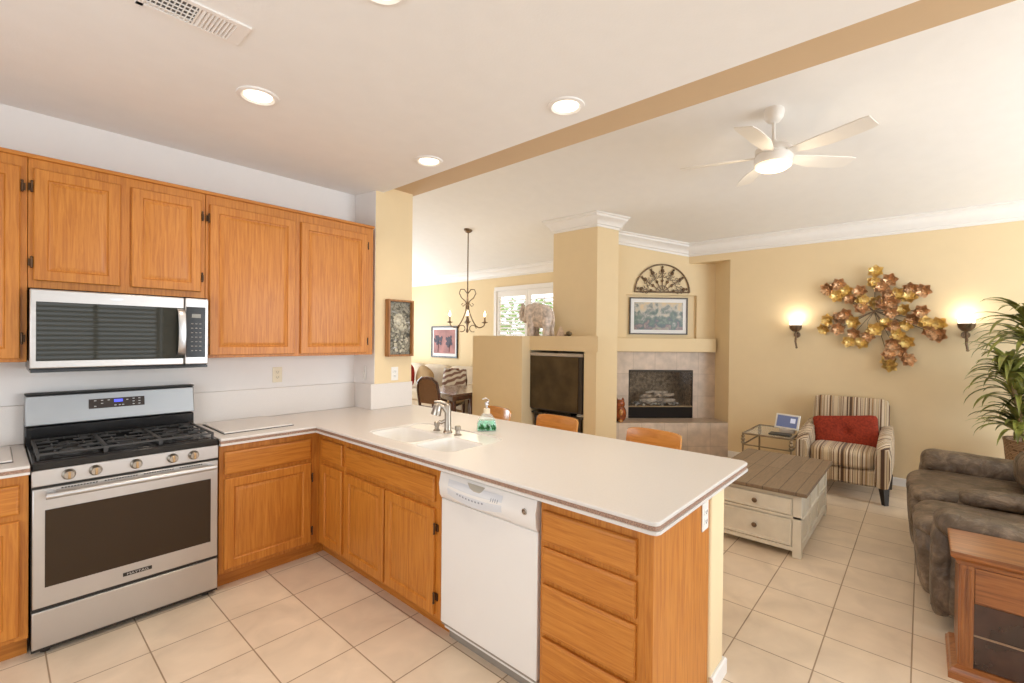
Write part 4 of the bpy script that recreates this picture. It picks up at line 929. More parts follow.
build(G().prism([(4.608, 3.782), (4.653, 3.01), (4.69, 3.01), (4.65, 3.782)], 1.305, 1.345), 'top_bezel', mat('silver_bezel', (.50, .44, .38), .4, .2), t, bevel=.005)
build(G().box(4.76, 4.95, 3.25, 3.65, .5905, .622), 'pedestal', stm, t)
o = build(G().soft((4.675, 3.04, .606), (.04, .045, .014), 5, 6), 'media_player', mat('silver_plastic', (.62, .58, .52), .35), None, loc=(4.70, 3.075, .59)); tag(o, 'small silver device lying on the tv stand right of the television', 'device')
build(G().soft((4.64, 3.04, .611), (.01, .035, .004), 4, 4), 'front_band', slot, o)

# ornaments on the ledge
stone = mat('carved_grey_stone', (.66, .56, .49), .85, var=.35, vscale=22, bump=.9, bscale=38, bdist=.012)
t = thing('elephant_statue', 'carved grey-beige elephant statue with raised trunk on the half wall ledge', 'statue', (4.80, 3.85, 1.556))
E0 = Vector((4.80, 3.80, 1.556))
mb = G()
def el(g, y, z, hy, hz, hx, k=2.2, x=0, n=9, wob=.12, sd=0): g.soft(E0+Vector((x, y, z)), (hx, hy, hz), k, n, wob=wob, seed=sd)
g = G()
el(g, -.05, .265, .185, .155, .10, 2.5); el(g, .13, .30, .10, .125, .085, 2.2, sd=3); el(g, .05, .35, .10, .085, .085, 2.2, sd=5)
for y, x in ((-.17, -.05), (-.15, .055), (.085, -.055), (.10, .055)): g.tube([E0+Vector((x, y, .24)), E0+Vector((x, y, .09)), E0+Vector((x, y-.005, 0))], [.062, .050, .056], 14)
g.tube([E0+Vector((-.01, .17, .27)), E0+Vector((-.015, .225, .22)), E0+Vector((-.015, .275, .24)), E0+Vector((-.01, .29, .32)), E0+Vector((-.01, .265, .40)), E0+Vector((-.01, .27, .44))], [.058, .050, .042, .036, .028, .020], 14)
body = build(g, 'body', stone, t, ang=60)
for s in (-1, 1):
    g = G(); g.soft(E0+Vector((s*.088, .075, .29)), (.014, .075, .10), 2.2, 8, Matrix.Rotation(rad(-18*s), 3, 'Z'), wob=.15); build(g, 'ear', stone, t)
    g = G(); g.tube([E0+Vector((s*.045, .19, .24)), E0+Vector((s*.05, .23, .20)), E0+Vector((s*.05, .275, .20))], [.013, .010, .003], 8); build(g, 'tusk', mat('ivory_tusk', (.75, .68, .58), .4), t)
build(G().tube([E0+Vector((0, -.23, .32)), E0+Vector((0, -.25, .22)), E0+Vector((0, -.245, .12))], [.016, .009, .014], 8), 'tail', stone, t)
o = build(G().lathe([(.085, 0), (.079, .004), (.055, .05), (.001, .132)], (4.78, 3.43, 1.556), 4, close=False), 'stone_pyramid', mat('tan_stone', (.52, .36, .24), .8, var=.25, vscale=30, bump=.4), None, loc=(4.78, 3.43, 1.556), smooth=False)
tag(o, 'small tan pyramid-shaped stone on the ledge right of the elephant', 'ornament')
o = build(G().soft((4.78, 3.30, 1.587), (.036, .038, .031), 2.2, 8, wob=.3), 'stone_ball', mat('dark_mottled_stone', (.11, .075, .03), .5, var=.6, vscale=40), None, loc=(4.78, 3.30, 1.556)); tag(o, 'small dark mottled lump beside the tan pyramid stone on the ledge', 'ornament')
build(G().soft((4.775, 3.345, 1.570), (.022, .022, .014), 2, 5), 'base_pebble', mat('brown_pebble', (.22, .14, .08), .6), o)
t = thing('leaf_sprig', 'green leafy sprig in a small white cup behind the elephant statue', 'plant', (5.05, 3.87, 1.556))
build(G().lathe([(.03, 0), (.04, .05), (.042, .09), (.036, .09), (.034, .05)], (5.05, 3.82, 1.556), 16), 'cup', plast, t)
g = G()
for i in range(9):
    a = i*.7; d = Vector((math.cos(a), math.sin(a), 0)); p = Vector((5.05, 3.82, 1.63)); sd = Vector((-d.y, d.x, 0))*.013
    q = p+d*.05+Vector((0, 0, .07)); e = p+d*.11+Vector((0, 0, .10)); g.add([p-sd*.3, p+sd*.3, q+sd, e, q-sd], [(0, 1, 2, 3, 4)])
build(g, 'leaves', mat('sprig_green', (.12, .30, .05), .5), t)

# ------------------------------------------------------------------ dining area
def cane_chair(name, label, loc, rz, arms=False):
    t = thing(name, label, 'chair', loc, rz)
    g = G(); pts = [(.0, -.19, .44), (-.02, -.205, .60), (-.04, -.215, .78), (-.055, -.19, .90), (-.06, -.11, .955), (-.06, 0, .965), (-.06, .11, .955), (-.055, .19, .90), (-.04, .215, .78), (-.02, .205, .60), (.0, .19, .44)]
    g.tube([Vector(p) for p in pts], .021, 10); g.tube([(-.015, -.2, .55), (-.015, .2, .55)], .016, 8)
    build(g, 'back_frame', darkwood, t, local=True)
    g = G(); vs = []; poly = [(p[0], p[1], p[2]) for p in pts if p[2] > .52]; g.add([Vector(p)+Vector((-.003, 0, 0)) for p in poly]+[Vector(p)+Vector((.003, 0, 0)) for p in poly], [tuple(range(len(poly))), tuple(range(len(poly), 2*len(poly)))[::-1]])
    build(g, 'cane_panel', mat('woven_cane', (.22, .12, .065), .8, var=.5, vscale=120), t, local=True)
    build(G().soft((.22, 0, .455), (.235, .23, .035), 5, 8), 'seat', fabric_tan2, t, local=True)
    build(G().box(.0, .43, -.21, .21, .385, .43), 'seat_rail', darkwood, t, local=True, bevel=.006)
    for x, y in ((.02, -.19), (.02, .19), (.41, -.19), (.41, .19)): build(G().tube([(x, y, .40), (x+(.02 if x > .2 else -.03), y, 0)], [.024, .014], 8), 'leg', darkwood, t, local=True)
    return t
cane_chair('dining_chair', 'dark wooden dining chair with cane back at the left side of the dining table', (4.06, 5.12, 0), rad(3))
cane_chair('dining_chair', 'dark dining chair with rounded back across the table, draped with striped blanket', (5.35, 6.10, 0), rad(205))
g = G(); rows = []
for i in range(15):
    s = i/14; row = []
    for j in range(9):
        yy = (j/8-.5)*.44; z = .45+.545*math.sin(min(1, s*1.15)*PI/2) if s < .8 else .995-(s-.8)*1.6
        x = .04 - .10*min(1, s*1.2) if s < .8 else -.095
        row.append(Vector((x+.012*math.sin(j*2.1+i*.7), yy*(1-.25*max(0, s-.5)), z+.006*math.sin(j*3))))
    rows.append(row)
vs = [v for r_ in rows for v in r_]
g.add(vs, [(i*9+j, i*9+j+1, (i+1)*9+j+1, (i+1)*9+j) for i in range(14) for j in range(8)])
m_blk = bpy.data.materials.new('striped_throw'); m_blk.use_nodes = True; nt = m_blk.node_tree
tc = nt.nodes.new('ShaderNodeTexCoord'); wv = nt.nodes.new('ShaderNodeTexWave'); wv.inputs['Scale'].default_value = 5; wv.inputs['Distortion'].default_value = 1.5; wv.bands_direction = 'DIAGONAL'
cr = nt.nodes.new('ShaderNodeValToRGB'); cr.color_ramp.elements[0].color = (.22, .13, .11, 1); cr.color_ramp.elements[0].position = .35; cr.color_ramp.elements[1].color = (.70, .66, .62, 1); cr.color_ramp.elements[1].position = .65
nt.links.new(tc.outputs['Object'], wv.inputs[0]); nt.links.new(wv.outputs['Fac'], cr.inputs[0]); nt.links.new(cr.outputs[0], nt.nodes['Principled BSDF'].inputs['Base Color']); nt.nodes['Principled BSDF'].inputs['Roughness'].default_value = .9
Rb = Matrix.Rotation(rad(205), 4, 'Z'); Tb = Matrix.Translation((5.35, 6.10, 0))
for v in g.v: v.xyz = Tb @ Rb @ v
o = build(g, 'throw_blanket', m_blk, None, loc=(5.38, 6.12, .5)); md = o.modifiers.new('thickness', 'SOLIDIFY'); md.thickness = .012; tag(o, 'grey and brown striped blanket hanging over the far dining chair', 'blanket')
t = thing('dining_table', 'dark wooden dining table with shiny top below the chandelier', 'table', (4.5, 5.0, 0))
tabtop = wood('table_top_wood', 'x', ((.07, .03, .02), (.12, .055, .035), (.16, .08, .05)), .12, .8)
build(G().prism([(4.09, 4.70), (4.22, 5.16), (4.52, 5.60), (4.85, 5.72), (5.22, 5.45), (5.28, 5.1), (5.05, 4.82), (4.55, 4.745)], .725, .755), 'table_top', tabtop, t, bevel=.006)
build(G().prism([(4.16, 4.77), (4.28, 5.13), (4.56, 5.54), (4.84, 5.64), (5.15, 5.42), (5.20, 5.12), (5.02, 4.89), (4.56, 4.815)], .655, .725), 'apron', darkwood, t)
for x, y in ((4.24, 4.86), (5.05, 5.0), (5.08, 5.34), (4.62, 5.50)): build(G().tube([(x, y, .66), (x, y, .52), (x, y, .3), (x, y, 0)], [.05, .055, .030, .035], 12), 'leg', darkwood, t)
t = thing('dining_bench', 'dark wooden bench with tan seat beyond the dining table beside the half wall', 'bench', (5.62, 5.55, 0))
build(G().soft((5.62, 5.60, .50), (.22, .24, .035), 5, 8), 'seat', fabric_tan, t)
build(G().box(5.42, 5.82, 5.38, 5.82, .10, .47), 'base', darkwood, t, bevel=.006)
for x, y in ((5.45, 5.41), (5.45, 5.79), (5.79, 5.41), (5.79, 5.79)): build(G().box(x-.025, x+.025, y-.025, y+.025, 0, .11), 'leg', darkwood, t)
# dining sofa
t = thing('dining_sofa', 'beige three-seat sofa against the far dining wall under the framed print', 'sofa', (5.95, 7.4, 0))
build(G().box(5.5, 6.33, 6.2, 8.9, .08, .30), 'base', fabric_tan, t, bevel=.03)
for y in (6.65, 7.5, 8.35): build(G().soft((5.83, y, .40), (.36, .43, .11), 6, 8), 'seat_cushion', fabric_tan, t)
for y in (6.65, 7.5, 8.35): build(G().soft((6.14, y, .70), (.14, .43, .27), 5, 8, Matrix.Rotation(rad(8), 3, 'Y')), 'back_cushion', fabric_tan, t)
for y in (6.12, 8.98): build(G().soft((5.9, y, .40), (.42, .12, .30), 6, 8), 'arm', fabric_tan, t)
o = build(G().soft((5.74, 7.42, .72), (.08, .24, .22), 3, 8, Matrix.Rotation(rad(25), 3, 'X')), 'throw_pillow', fabric_tan2, None, loc=(5.85, 7.5, .5)); tag(o, 'dark tan throw pillow leaning on the beige dining sofa', 'pillow')
o = build(G().soft((5.62, 7.86, .75), (.08, .22, .24), 3, 8), 'throw_pillow', fabric_red, None, loc=(5.62, 7.86, .5)); tag(o, 'red throw pillow at the left end of the beige dining sofa beside the pillar', 'pillow')
t = thing('framed_print', 'black-framed print of dark flowers on pink, on the dining wall', 'picture', (6.39, 7.6, 1.43))
FY0, FY1, FZ0, FZ1 = 7.18, 8.03, 1.10, 1.77
g = G()
for a, b, c, d in ((FY0, FY0+.03, FZ0, FZ1), (FY1-.03, FY1, FZ0, FZ1), (FY0, FY1, FZ0, FZ0+.03), (FY0, FY1, FZ1-.03, FZ1)): g.box(6.37, 6.399, a, b, c, d)
build(g, 'frame', blk, t, bevel=.003)
build(G().box(6.385, 6.398, FY0+.03, FY1-.03, FZ0+.03, FZ1-.03), 'mat_board', mat('print_mat', (.78, .74, .70), .6), t)
build(G().box(6.381, 6.386, FY0+.08, FY1-.08, FZ0+.09, FZ1-.08), 'print', mat('pink_print', (.36, .15, .13), .6, var=.25, vscale=6), t)
g = G(); random.seed(11)
for c0_, zz, n in ((7.78, 1.48, 26), (7.42, 1.42, 26)):
    for i in range(n):
        a = random.uniform(0, 6.28); r_ = random.uniform(.0, .13); g.soft((6.379, c0_+r_*math.cos(a), zz+r_*1.1*math.sin(a)), (.003, .03, .035), 2, 4)
    g.tube([(6.379, c0_, zz), (6.379, c0_+.02, FZ0+.12)], .006, 6)
build(g, 'dark_flowers', mat('dark_petals', (.04, .025, .04), .6), t)

# ------------------------------------------------------------------ counter chairs
def cafe_chair(label, loc, rz, src=None):
    if src is not None:
        c = copy_tree(src); c.location = loc; c.rotation_euler = (0, 0, rz); c['label'] = label; return c
    t = thing('wooden_chair', label, 'chair', loc, rz, 'honey wood chairs along the back of the peninsula')
    # faces -x (towards the counter); back at +x
    g = G(); n = 14; vs = []
    for i in range(n+1):
        s = i/n*2-1; y = .205*s; bow = .035*(1-s*s)
        for z, inx in ((.735, .0), (.80, .008), (.865, .018), (.888, .024)):
            k = 1 if z < .87 else (1-.04*abs(s)**8)
            vs += [(.20+bow+inx, y*k, z-(.012*abs(s)**6 if z > .86 else 0)), (.222+bow+inx, y*k, z-(.012*abs(s)**6 if z > .86 else 0))]
    fs = []
    for i in range(n):
        b = i*8; c = b+8
        for k in range(3): fs += [(b+2*k, c+2*k, c+2*k+2, b+2*k+2), (b+2*k+1, b+2*k+3, c+2*k+3, c+2*k+1)]
        fs += [(b, b+1, c+1, c), (b+6, c+6, c+7, b+7)]
    for b in (0, 8*n):
        for k in range(3): fs.append((b+2*k, b+2*k+2, b+2*k+3, b+2*k+1) if b == 0 else (b+2*k, b+2*k+1, b+2*k+3, b+2*k+2))
    g.add(vs, fs); build(g, 'backrest', chairwood, t, local=True, bevel=.004)
    for s in (-1, 1):
        build(G().tube([(.195, s*.185, 0), (.19, s*.185, .45), (.215, s*.18, .74), (.225, s*.178, .80)], [.016, .02, .015, .012], 10), 'rear_leg', chairwood, t, local=True)
        build(G().tube([(-.20, s*.18, 0), (-.185, s*.175, .44)], [.014, .02], 10), 'front_leg', chairwood, t, local=True)
    build(G().soft((0, 0, .452), (.215, .21, .018), 5, 8), 'seat', chairwood, t, local=True)
    build(G().box(-.19, .19, -.18, .18, .40, .435), 'seat_rail', chairwood, t, local=True, bevel=.004)
    for s in (-1, 1): build(G().tube([(-.19, s*.18, .22), (.195, s*.185, .22)], .010, 8), 'stretcher', chairwood, t, local=True)
    return t
ch = cafe_chair('honey wood chair behind the middle of the counter, in front of the television niche', (2.85, 2.235, 0), rad(0))
cafe_chair('honey wood chair behind the near end of the counter, in front of the fireplace', (2.85, 1.415, 0), rad(-3), ch)
cafe_chair('honey wood chair behind the soap bottle, farthest along the counter', (2.85, 2.95, 0), rad(-14), ch)

# ------------------------------------------------------------------ coffee table
t = thing('coffee_table', 'square cream trunk coffee table with drawers and weathered brown plank top', 'table', (4.32, .92, 0))
TX0, TX1, TY0, TY1 = 3.74, 4.88, .615, 1.235
build(G().box(TX0-.035, TX1+.035, TY0-.035, TY1+.035, .445, .472), 'table_top', plankm, t, bevel=.004)
g = G(); g.box(TX0+.012, TX1-.012, TY0+.012, TY1-.012, .05, .445)
for x in (TX0, TX1-.055):
    for y in (TY0, TY1-.055): g.box(x, x+.055, y, y+.055, 0, .445)
g.box(TX0, TX0+.02, TY0, TY1, .415, .445); g.box(TX0, TX0+.02, TY0, TY1, .045, .075); g.box(TX0, TX0+.02, TY0, TY1, .272, .292)
g.box(TX0, TX1, TY0, TY0+.02, .405, .445); g.box(TX0, TX1, TY0, TY0+.02, .045, .095)
for x in (TX0+.36, TX0+.72): g.box(x, x+.045, TY0, TY0+.02, .09, .41)
g.box(TX0+.05, TX1-.05, TY0, TY0+.018, .235, .265)
build(g, 'carcass', creamw, t, bevel=.003)
for z0, z1 in ((.298, .410), (.080, .266)):
    d_ = build(G().frame(TY1-TY0-.12, z1-z0, [(0, 0), (0, .010), (.003, .012), (.012, .012), (.016, .009), (.02, .009)], O_x(TY0+.06, z0, TX0+.008)), 'drawer_front', creamw, t, ang=12)
    yk = (TY0+TY1)/2-.015; build(G().lathe([(.008, 0), (.007, .012), (.016, .018), (.018, .024), (.010, .030), (.001, .031)], (TX0-.001, yk, (z0+z1)/2), 18, '-x', close=False), 'knob', bronze, d_)

# ------------------------------------------------------------------ end table + smart display
brz2 = mat('pewter_bronze', (.27, .21, .14), .4, .8, var=.2, vscale=30)
EX0, EX1, EY0, EY1, EZ = 5.42, 6.12, .985, 1.46, .525
t = thing('end_table', 'small metal and glass end table between the fireplace and the striped armchair', 'table', ((EX0+EX1)/2, (EY0+EY1)/2, 0))
build(G().box(EX0, EX1, EY0, EY0+.018, EZ-.018, EZ).box(EX0, EX1, EY1-.018, EY1, EZ-.018, EZ).box(EX0, EX0+.018, EY0, EY1, EZ-.018, EZ).box(EX1-.018, EX1, EY0, EY1, EZ-.018, EZ), 'top_frame', brz2, t, bevel=.003)
build(G().box(EX0+.018, EX1-.018, EY0+.018, EY1-.018, EZ-.010, EZ-.004), 'glass_top', glass, t)
build(G().box(EX0, EX1, EY0+.004, EY0+.016, EZ-.135, EZ-.122).box(EX0, EX1, EY1-.016, EY1-.004, EZ-.135, EZ-.122).box(EX0+.004, EX0+.016, EY0, EY1, EZ-.135, EZ-.122).box(EX1-.016, EX1-.004, EY0, EY1, EZ-.135, EZ-.122), 'lower_rail', brz2, t)
for x in (EX0+.010, EX1-.010):
    for y in (EY0+.010, EY1-.010):
        build(G().tube([(x, y, 0), (x, y, EZ-.01)], .010, 8), 'leg', brz2, t)
        build(G().lathe([(.010, 0), (.022, .015), (.012, .03), (.024, .05), (.012, .07), (.020, .085), (.010, .10)], (x, y, EZ-.122), 12), 'finial', brz2, t)
t = thing('smart_display', 'white-framed smart display screen tilted on the glass end table', 'tablet', (5.68, 1.08, EZ))
c0 = Vector((5.70, 1.085, .655)); mt = Matrix.Rotation(rad(-16), 3, 'Z') @ Matrix.Rotation(rad(17), 3, 'Y')
def sdb(g, x0, x1, y0, y1, z0, z1):
    v = [(x0, y0, z0), (x1, y0, z0), (x1, y1, z0), (x0, y1, z0), (x0, y0, z1), (x1, y0, z1), (x1, y1, z1), (x0, y1, z1)]
    return g.add([c0+mt @ Vector(p) for p in v], [(3, 2, 1, 0), (4, 5, 6, 7), (0, 1, 5, 4), (1, 2, 6, 5), (2, 3, 7, 6), (3, 0, 4, 7)])
build(sdb(G(), 0, .014, -.125, .125, -.08, .08), 'bezel', plast, t, bevel=.006)
sc = build(sdb(G(), -.002, .002, -.105, .105, -.062, .062), 'screen', mat('blue_grey_screen', (.09, .11, .20), .15, emit=(.16, .19, .33), es=.45), t)
build(sdb(G(), -.004, -.001, -.085, -.035, -.012, .038), 'app_tile', mat('pale_tile', (.5, .52, .62), .2, emit=(.6, .64, .78), es=.5), sc)
build(G().soft((5.715, 1.085, .556), (.045, .075, .030), 4, 8), 'speaker_base', mat('grey_speaker_fabric', (.50, .44, .38), .9), t)
o = build(G().box(5.50, 5.62, 1.02, 1.22, EZ, EZ+.018), 'dark_flat_item', mat('dark_cover', (.05, .045, .035), .5), None, bevel=.003, loc=(5.56, 1.1, EZ)); tag(o, 'dark flat item lying in front of the smart display on the glass table', 'tray')  # flat dark object of unknown use

# ------------------------------------------------------------------ striped armchair (faces -x)
t = thing('armchair', 'brown and cream striped armchair with dark feet against the yellow wall', 'armchair', (5.90, .59, 0))
AY0, AY1 = .205, .975; yc = (AY0+AY1)/2
A = Vector((5.50, yc, 0))
def AP(x, y, z): return A+Vector((x, y, z))
build(G().soft(AP(.36, 0, .225), (.35, .36, .085), 8, 8), 'seat_base', stripe_front, t)
build(G().soft(AP(.32, 0, .385), (.335, .275, .095), 5, 12), 'seat_cushion', stripe_front, t)
g = G(); mt = Matrix.Rotation(rad(9), 3, 'Y'); g.soft(AP(.72, -.005, .585), (.085, .335, .335), 14, 14, mt); build(g, 'backrest', stripe_front, t)
for s in (-1, 1):
    g = G(); vs = []; n = 12
    for i in range(n+1):
        u = i/n; x = -.01+.70*u; top = .575+.085*u-.05*math.exp(-((u)/.12)**2); 
        for k in range(14):
            a = 2*PI*k/14; cy_ = math.cos(a); sz = math.sin(a); q = (abs(cy_)**5+abs(sz)**5)**(-.2)
            vs.append(AP(x, s*(.325+.012*0)+.062*cy_*q*(1 if i not in (0,) else .85), (top+.15)/2+((top-.15)/2)*sz*q*(1 if i not in (0,) else .98)))
    g.add(vs, [(i*14+k, i*14+(k+1) % 14, (i+1)*14+(k+1) % 14, (i+1)*14+k) for i in range(n) for k in range(14)]+[tuple(range(14)), tuple(range(n*14, n*14+14))])
    build(g, 'arm', stripe_arm, t, ang=60, bevel=.0)
for x in (.03, .66):
    for s in (-1, 1):
        build(G().tube([AP(x, s*.335, .16), AP(x-(.0), s*.345, 0)], [.042, .026], 4), 'foot', mat('black_foot', (.02, .014, .01), .4), t, smooth=False)
cen = AP(.465, .005, .575); mt = Matrix.Rotation(rad(14), 3, 'Y') @ Matrix.Rotation(rad(-7), 3, 'X')
g = G(); g.soft(cen, (.07, .275, .165), 7, 16, mt)
for v in g.v:
    q = mt.inverted() @ (v-cen)
    k = 1-.55*math.exp(-((q.y/.05)**2+(q.z/.05)**2)); e = 1+.10*(abs(q.y)/.27)**6*(abs(q.z)/.145)**6
    q = Vector((q.x*k, q.y*e, q.z*e)); v.xyz = cen+mt @ q
o = build(g, 'lumbar_pillow', rust, None, loc=tuple(cen)); tag(o, 'rust red rectangular tufted pillow on the striped armchair', 'pillow')
build(G().soft(cen+mt @ Vector((-.032, 0, 0)), (.010, .014, .014), 2, 6), 'button', rust, o)

# ------------------------------------------------------------------ recliner loveseat (faces +y)
t = thing('recliner_sofa', 'dark brown leather reclining loveseat at the right edge', 'sofa', (4.3, -.5, 0))
build(G().box(3.42, 5.22, -1.0, -.12, .06, .36), 'base', leather_m, t, bevel=.04)
def bolster(x, z1, z2, hw, th, y1, y2, k=2.6, blunt=.10, seed=0):
    g = G(); n = 22; vs = []; m_ = 22
    for i in range(n+1):
        s = (i/n)**1.5; y = y1-s*(y1-y2); e = (1-(1-min(1, s/blunt))**2)**.5; e = .30+.70*e; zt = z1+(z2-z1)*s
        for k_ in range(m_):
            a = 2*PI*k_/m_; c_, s_ = math.cos(a), math.sin(a); q = (abs(c_)**k+abs(s_)**k)**(-1/k)
            wb = 1+.05*mnoise.noise(Vector((x*3+seed, y*9, a)))
            vs.append((x+hw*c_*q*e*wb, y, zt-th/2+th/2*s_*q*e*wb))
    g.add(vs, [(i*m_+k_, i*m_+(k_+1) % m_, (i+1)*m_+(k_+1) % m_, (i+1)*m_+k_) for i in range(n) for k_ in range(m_)]+[tuple(range(m_)), tuple(range(n*m_, n*m_+m_))]); return g
seam_m = mat('pale_seam', (.20, .165, .13), .6)
for x, z1, z2, hw, th, y1, bw in ((3.415, .628, .575, .135, .135, -.055, .10), (4.13, .588, .628, .115, .10, -.185, .075), (5.13, .655, .612, .155, .215, .005, .12)):
    a_ = build(bolster(x, z1, z2, hw, th, y1, -1.0), 'armrest', leather_m, t, ang=70)
    build(G().tube([(x-hw*.93, y1-.05-.045*i, z1+(z2-z1)*((.05+.045*i)/(y1+1.0))-th*.62) for i in range(18)], .003, 6), 'seam', seam_m, a_)
    build(G().soft((x, (y1-1.02)/2-.02, (z1-th*.6+.07)/2), (bw, (y1+1.0)/2-.0, (z1-th*.6-.07)/2), 9, 8), 'arm_side', leather_m, t, ang=70)
    build(G().soft((x-.005, y1-.035, (z1-th*.5+.06)/2), (bw*.95, .048, (z1-th*.5-.06)/2), 4, 14, wob=.06, seed=x), 'arm_front_panel', leather_m, t, ang=70)
    build(G().tube([(x+sd*bw*.72, y1+.006, .12+.03*i) for i in range(int((z1-th*.5-.16)/.03)) for sd in (-1,)], .0035, 6), 'seam', seam_m, a_)
for x0, x1, yf in ((3.52, 4.06, .01), (4.22, 5.02, .055)):
    xm, hw = (x0+x1)/2, (x1-x0)/2
    build(G().soft((xm, -.33, .445), (hw+.015, .36, .075), 5, 12, wob=.05, seed=x0), 'seat_cushion', leather_m, t, ang=70)
    g = G(); g.soft((xm, yf-.085, .27), (hw+.02, .095, .215), 4.5, 16, Matrix.Rotation(rad(-5), 3, 'X'), wob=.05, seed=x0*3)
    build(g, 'footrest', leather_m, t, ang=70)
    for q in (-.33, .33): build(G().tube([(xm+q*hw*2*.62+.004*math.sin(i), yf+.014-.0011*i*i*.35+.004, .46-.042*i) for i in range(9)], .0035, 6), 'seam', seam_m, t)
    g = G(); g.soft((xm, yf-.11, .462), (hw+.02, .135, .062), 2.8, 14, wob=.08, seed=x0*5); build(g, 'front_roll', leather_m, t, ang=70)
    g = G(); g.soft((xm, -.82, .66), (hw, .17, .28), 3, 10, Matrix.Rotation(rad(10), 3, 'X'), wob=.06, seed=x0*7); g.soft((xm, -.90, .90), (hw-.01, .15, .13), 2.6, 10, wob=.06); build(g, 'backrest', leather_m, t, ang=70)
build(G().soft((4.75, -.62, .64), (.26, .13, .15), 2.6, 12, wob=.06), 'lumbar_roll', leather_m, t, ang=70)

# ------------------------------------------------------------------ wooden side cabinet at right edge
t = thing('side_cabinet', 'carved brown wooden cabinet with dark glass door at the lower right corner', 'cabinet', (3.1, -.4, 0))
CX0, CX1, CY0, CY1 = 2.925, 3.225, -.85, -.135
def ring(prof, cx0, cx1, cy0, cy1):
    vs = []
    for o_, z in prof: vs += [(cx0-o_, cy0-o_, z), (cx1+o_, cy0-o_, z), (cx1+o_, cy1+o_, z), (cx0-o_, cy1+o_, z)]
    n = len(prof); return vs, [(i*4+k, i*4+(k+1) % 4, (i+1)*4+(k+1) % 4, (i+1)*4+k) for i in range(n-1) for k in range(4)]+[(3, 2, 1, 0), (4*n-4, 4*n-3, 4*n-2, 4*n-1)]
g = G(); g.add(*ring([(0, .515), (.008, .52), (.010, .535), (.018, .545), (.028, .553), (.030, .560), (.030, .572), (.026, .576)], CX0, CX1, CY0, CY1)); build(g, 'cornice_top', cabwood_y, t, ang=20)
g = G(); g.add(*ring([(.032, 0), (.032, .028), (.026, .034), (.020, .048), (.006, .056), (0, .060)], CX0, CX1, CY0, CY1)); build(g, 'base_moulding', cabwood_y, t, ang=20)
build(G().box(CX0+.012, CX1, CY0, CY1, .055, .52), 'body', cabwood_z, t)
build(G().box(CX0+.004, CX0+.014, CY0+.05, CY1-.052, .355, .512), 'drawer_panel', cabwood_y, t, bevel=.002)
build(G().box(CX0+.006, CX0+.013, CY0+.05, CY1-.052, .064, .35), 'dark_glass', mat('dark_cabinet_glass', (.045, .016, .010), .12, coat=.6, var=.5, vscale=9), t)
build(G().box(CX0+.003, CX0+.013, CY0+.05, CY1-.052, .205, .213), 'shelf_edge', mat('pale_edge', (.30, .20, .13), .4), t)
for y in (CY1-.050, CY0+.008):
    g = G(); g.box(CX0-.002, CX0+.014, y, y+.044, .059, .517)
    for k in range(3): g.tube([(CX0-.003, y+.010+k*.012, .075), (CX0-.003, y+.010+k*.012, .50)], .0038, 6)
    build(g, 'fluted_post', cabwood_z, t)

# ------------------------------------------------------------------ potted plant behind the sofa
px_, py_ = 5.95, -.78
t = thing('potted_plant', 'tall potted plant with long arching green leaves in a woven basket behind the sofa', 'plant', (px_, py_, 0))
build(G().lathe([(.17, 0), (.20, .2), (.225, .50), (.24, .66), (.245, .69), (.225, .69), (.215, .64)], (px_, py_, 0), 40), 'woven_basket', basketm, t)
build(G().lathe([(.215, .62), (.001, .635)], (px_, py_, 0), 24, close=False), 'soil', mat('dark_soil', (.05, .03, .02), .95), t)
canes = [((px_-.03, py_+.10, .62), (px_-.06, py_+.17, 1.22)), ((px_+.02, py_+.02, .62), (px_+.0, py_+.08, 1.68)), ((px_+.0, py_-.08, .62), (px_-.02, py_-.1, 1.05)), ((px_-.08, py_+.05, .62), (px_-.10, py_+.15, .92)), ((px_-.10, py_+.10, .62), (px_-.14, py_+.22, 1.36))]
for a, b in canes: build(G().tube([a, tuple((a[i]+b[i])/2+.01 for i in range(3)), b], [.022, .018, .015], 10), 'cane', mat('plant_cane', (.34, .24, .13), .8, var=.3, vscale=30), t)
lm = mat('strap_leaf', (.23, .235, .05), .42, var=.65, vscale=7)
g = G(); random.seed(21)
def leaf(p, az, up, ln, w_):
    d = Vector((math.cos(az), math.sin(az), 0)); v = []; n = 9; pos = Vector(p); ang = up; sd = Vector((-d.y, d.x, 0)); st = ln/n
    for i in range(n+1):
        s = i/n; wd = w_*math.sin(PI*min(1, .12+s*.88))**.7*(1-s*.35) if s < 1 else .0005
        T_ = d*math.cos(ang)+Vector((0, 0, 1))*math.sin(ang); Nn = T_.cross(sd)
        v += [pos-sd*wd, pos+Nn*(-wd*.35), pos+sd*wd]; pos = pos+T_*st; ang -= (1.9/n)*(.5+s*1.2)*random.uniform(.7, 1.2)
    if min(q.x for q in v) < 5.0 or max(q.y for q in v) > -.26 or max(q.x for q in v) > 6.36: return
    g.add(v, [(i*3+j, i*3+j+1, (i+1)*3+j+1, (i+1)*3+j) for i in range(n) for j in range(2)])
for (a, b), num, L0 in zip(canes, (50, 60, 40, 34, 40), (.50, .50, .46, .42, .42)):
    for i in range(int(num*1.5)):
        h = random.uniform(-.20, .03); az = i*2.399+random.uniform(-.3, .3); leaf((b[0], b[1], b[2]+h), az, random.uniform(.25, 1.3), L0*random.uniform(.7, 1.15), random.uniform(.018, .031))
for i in range(10): leaf((px_+0, py_+.06, 1.60), i*2.4, random.uniform(1.1, 1.45), .50, .02)
build(g, 'foliage', lm, t, ang=80)

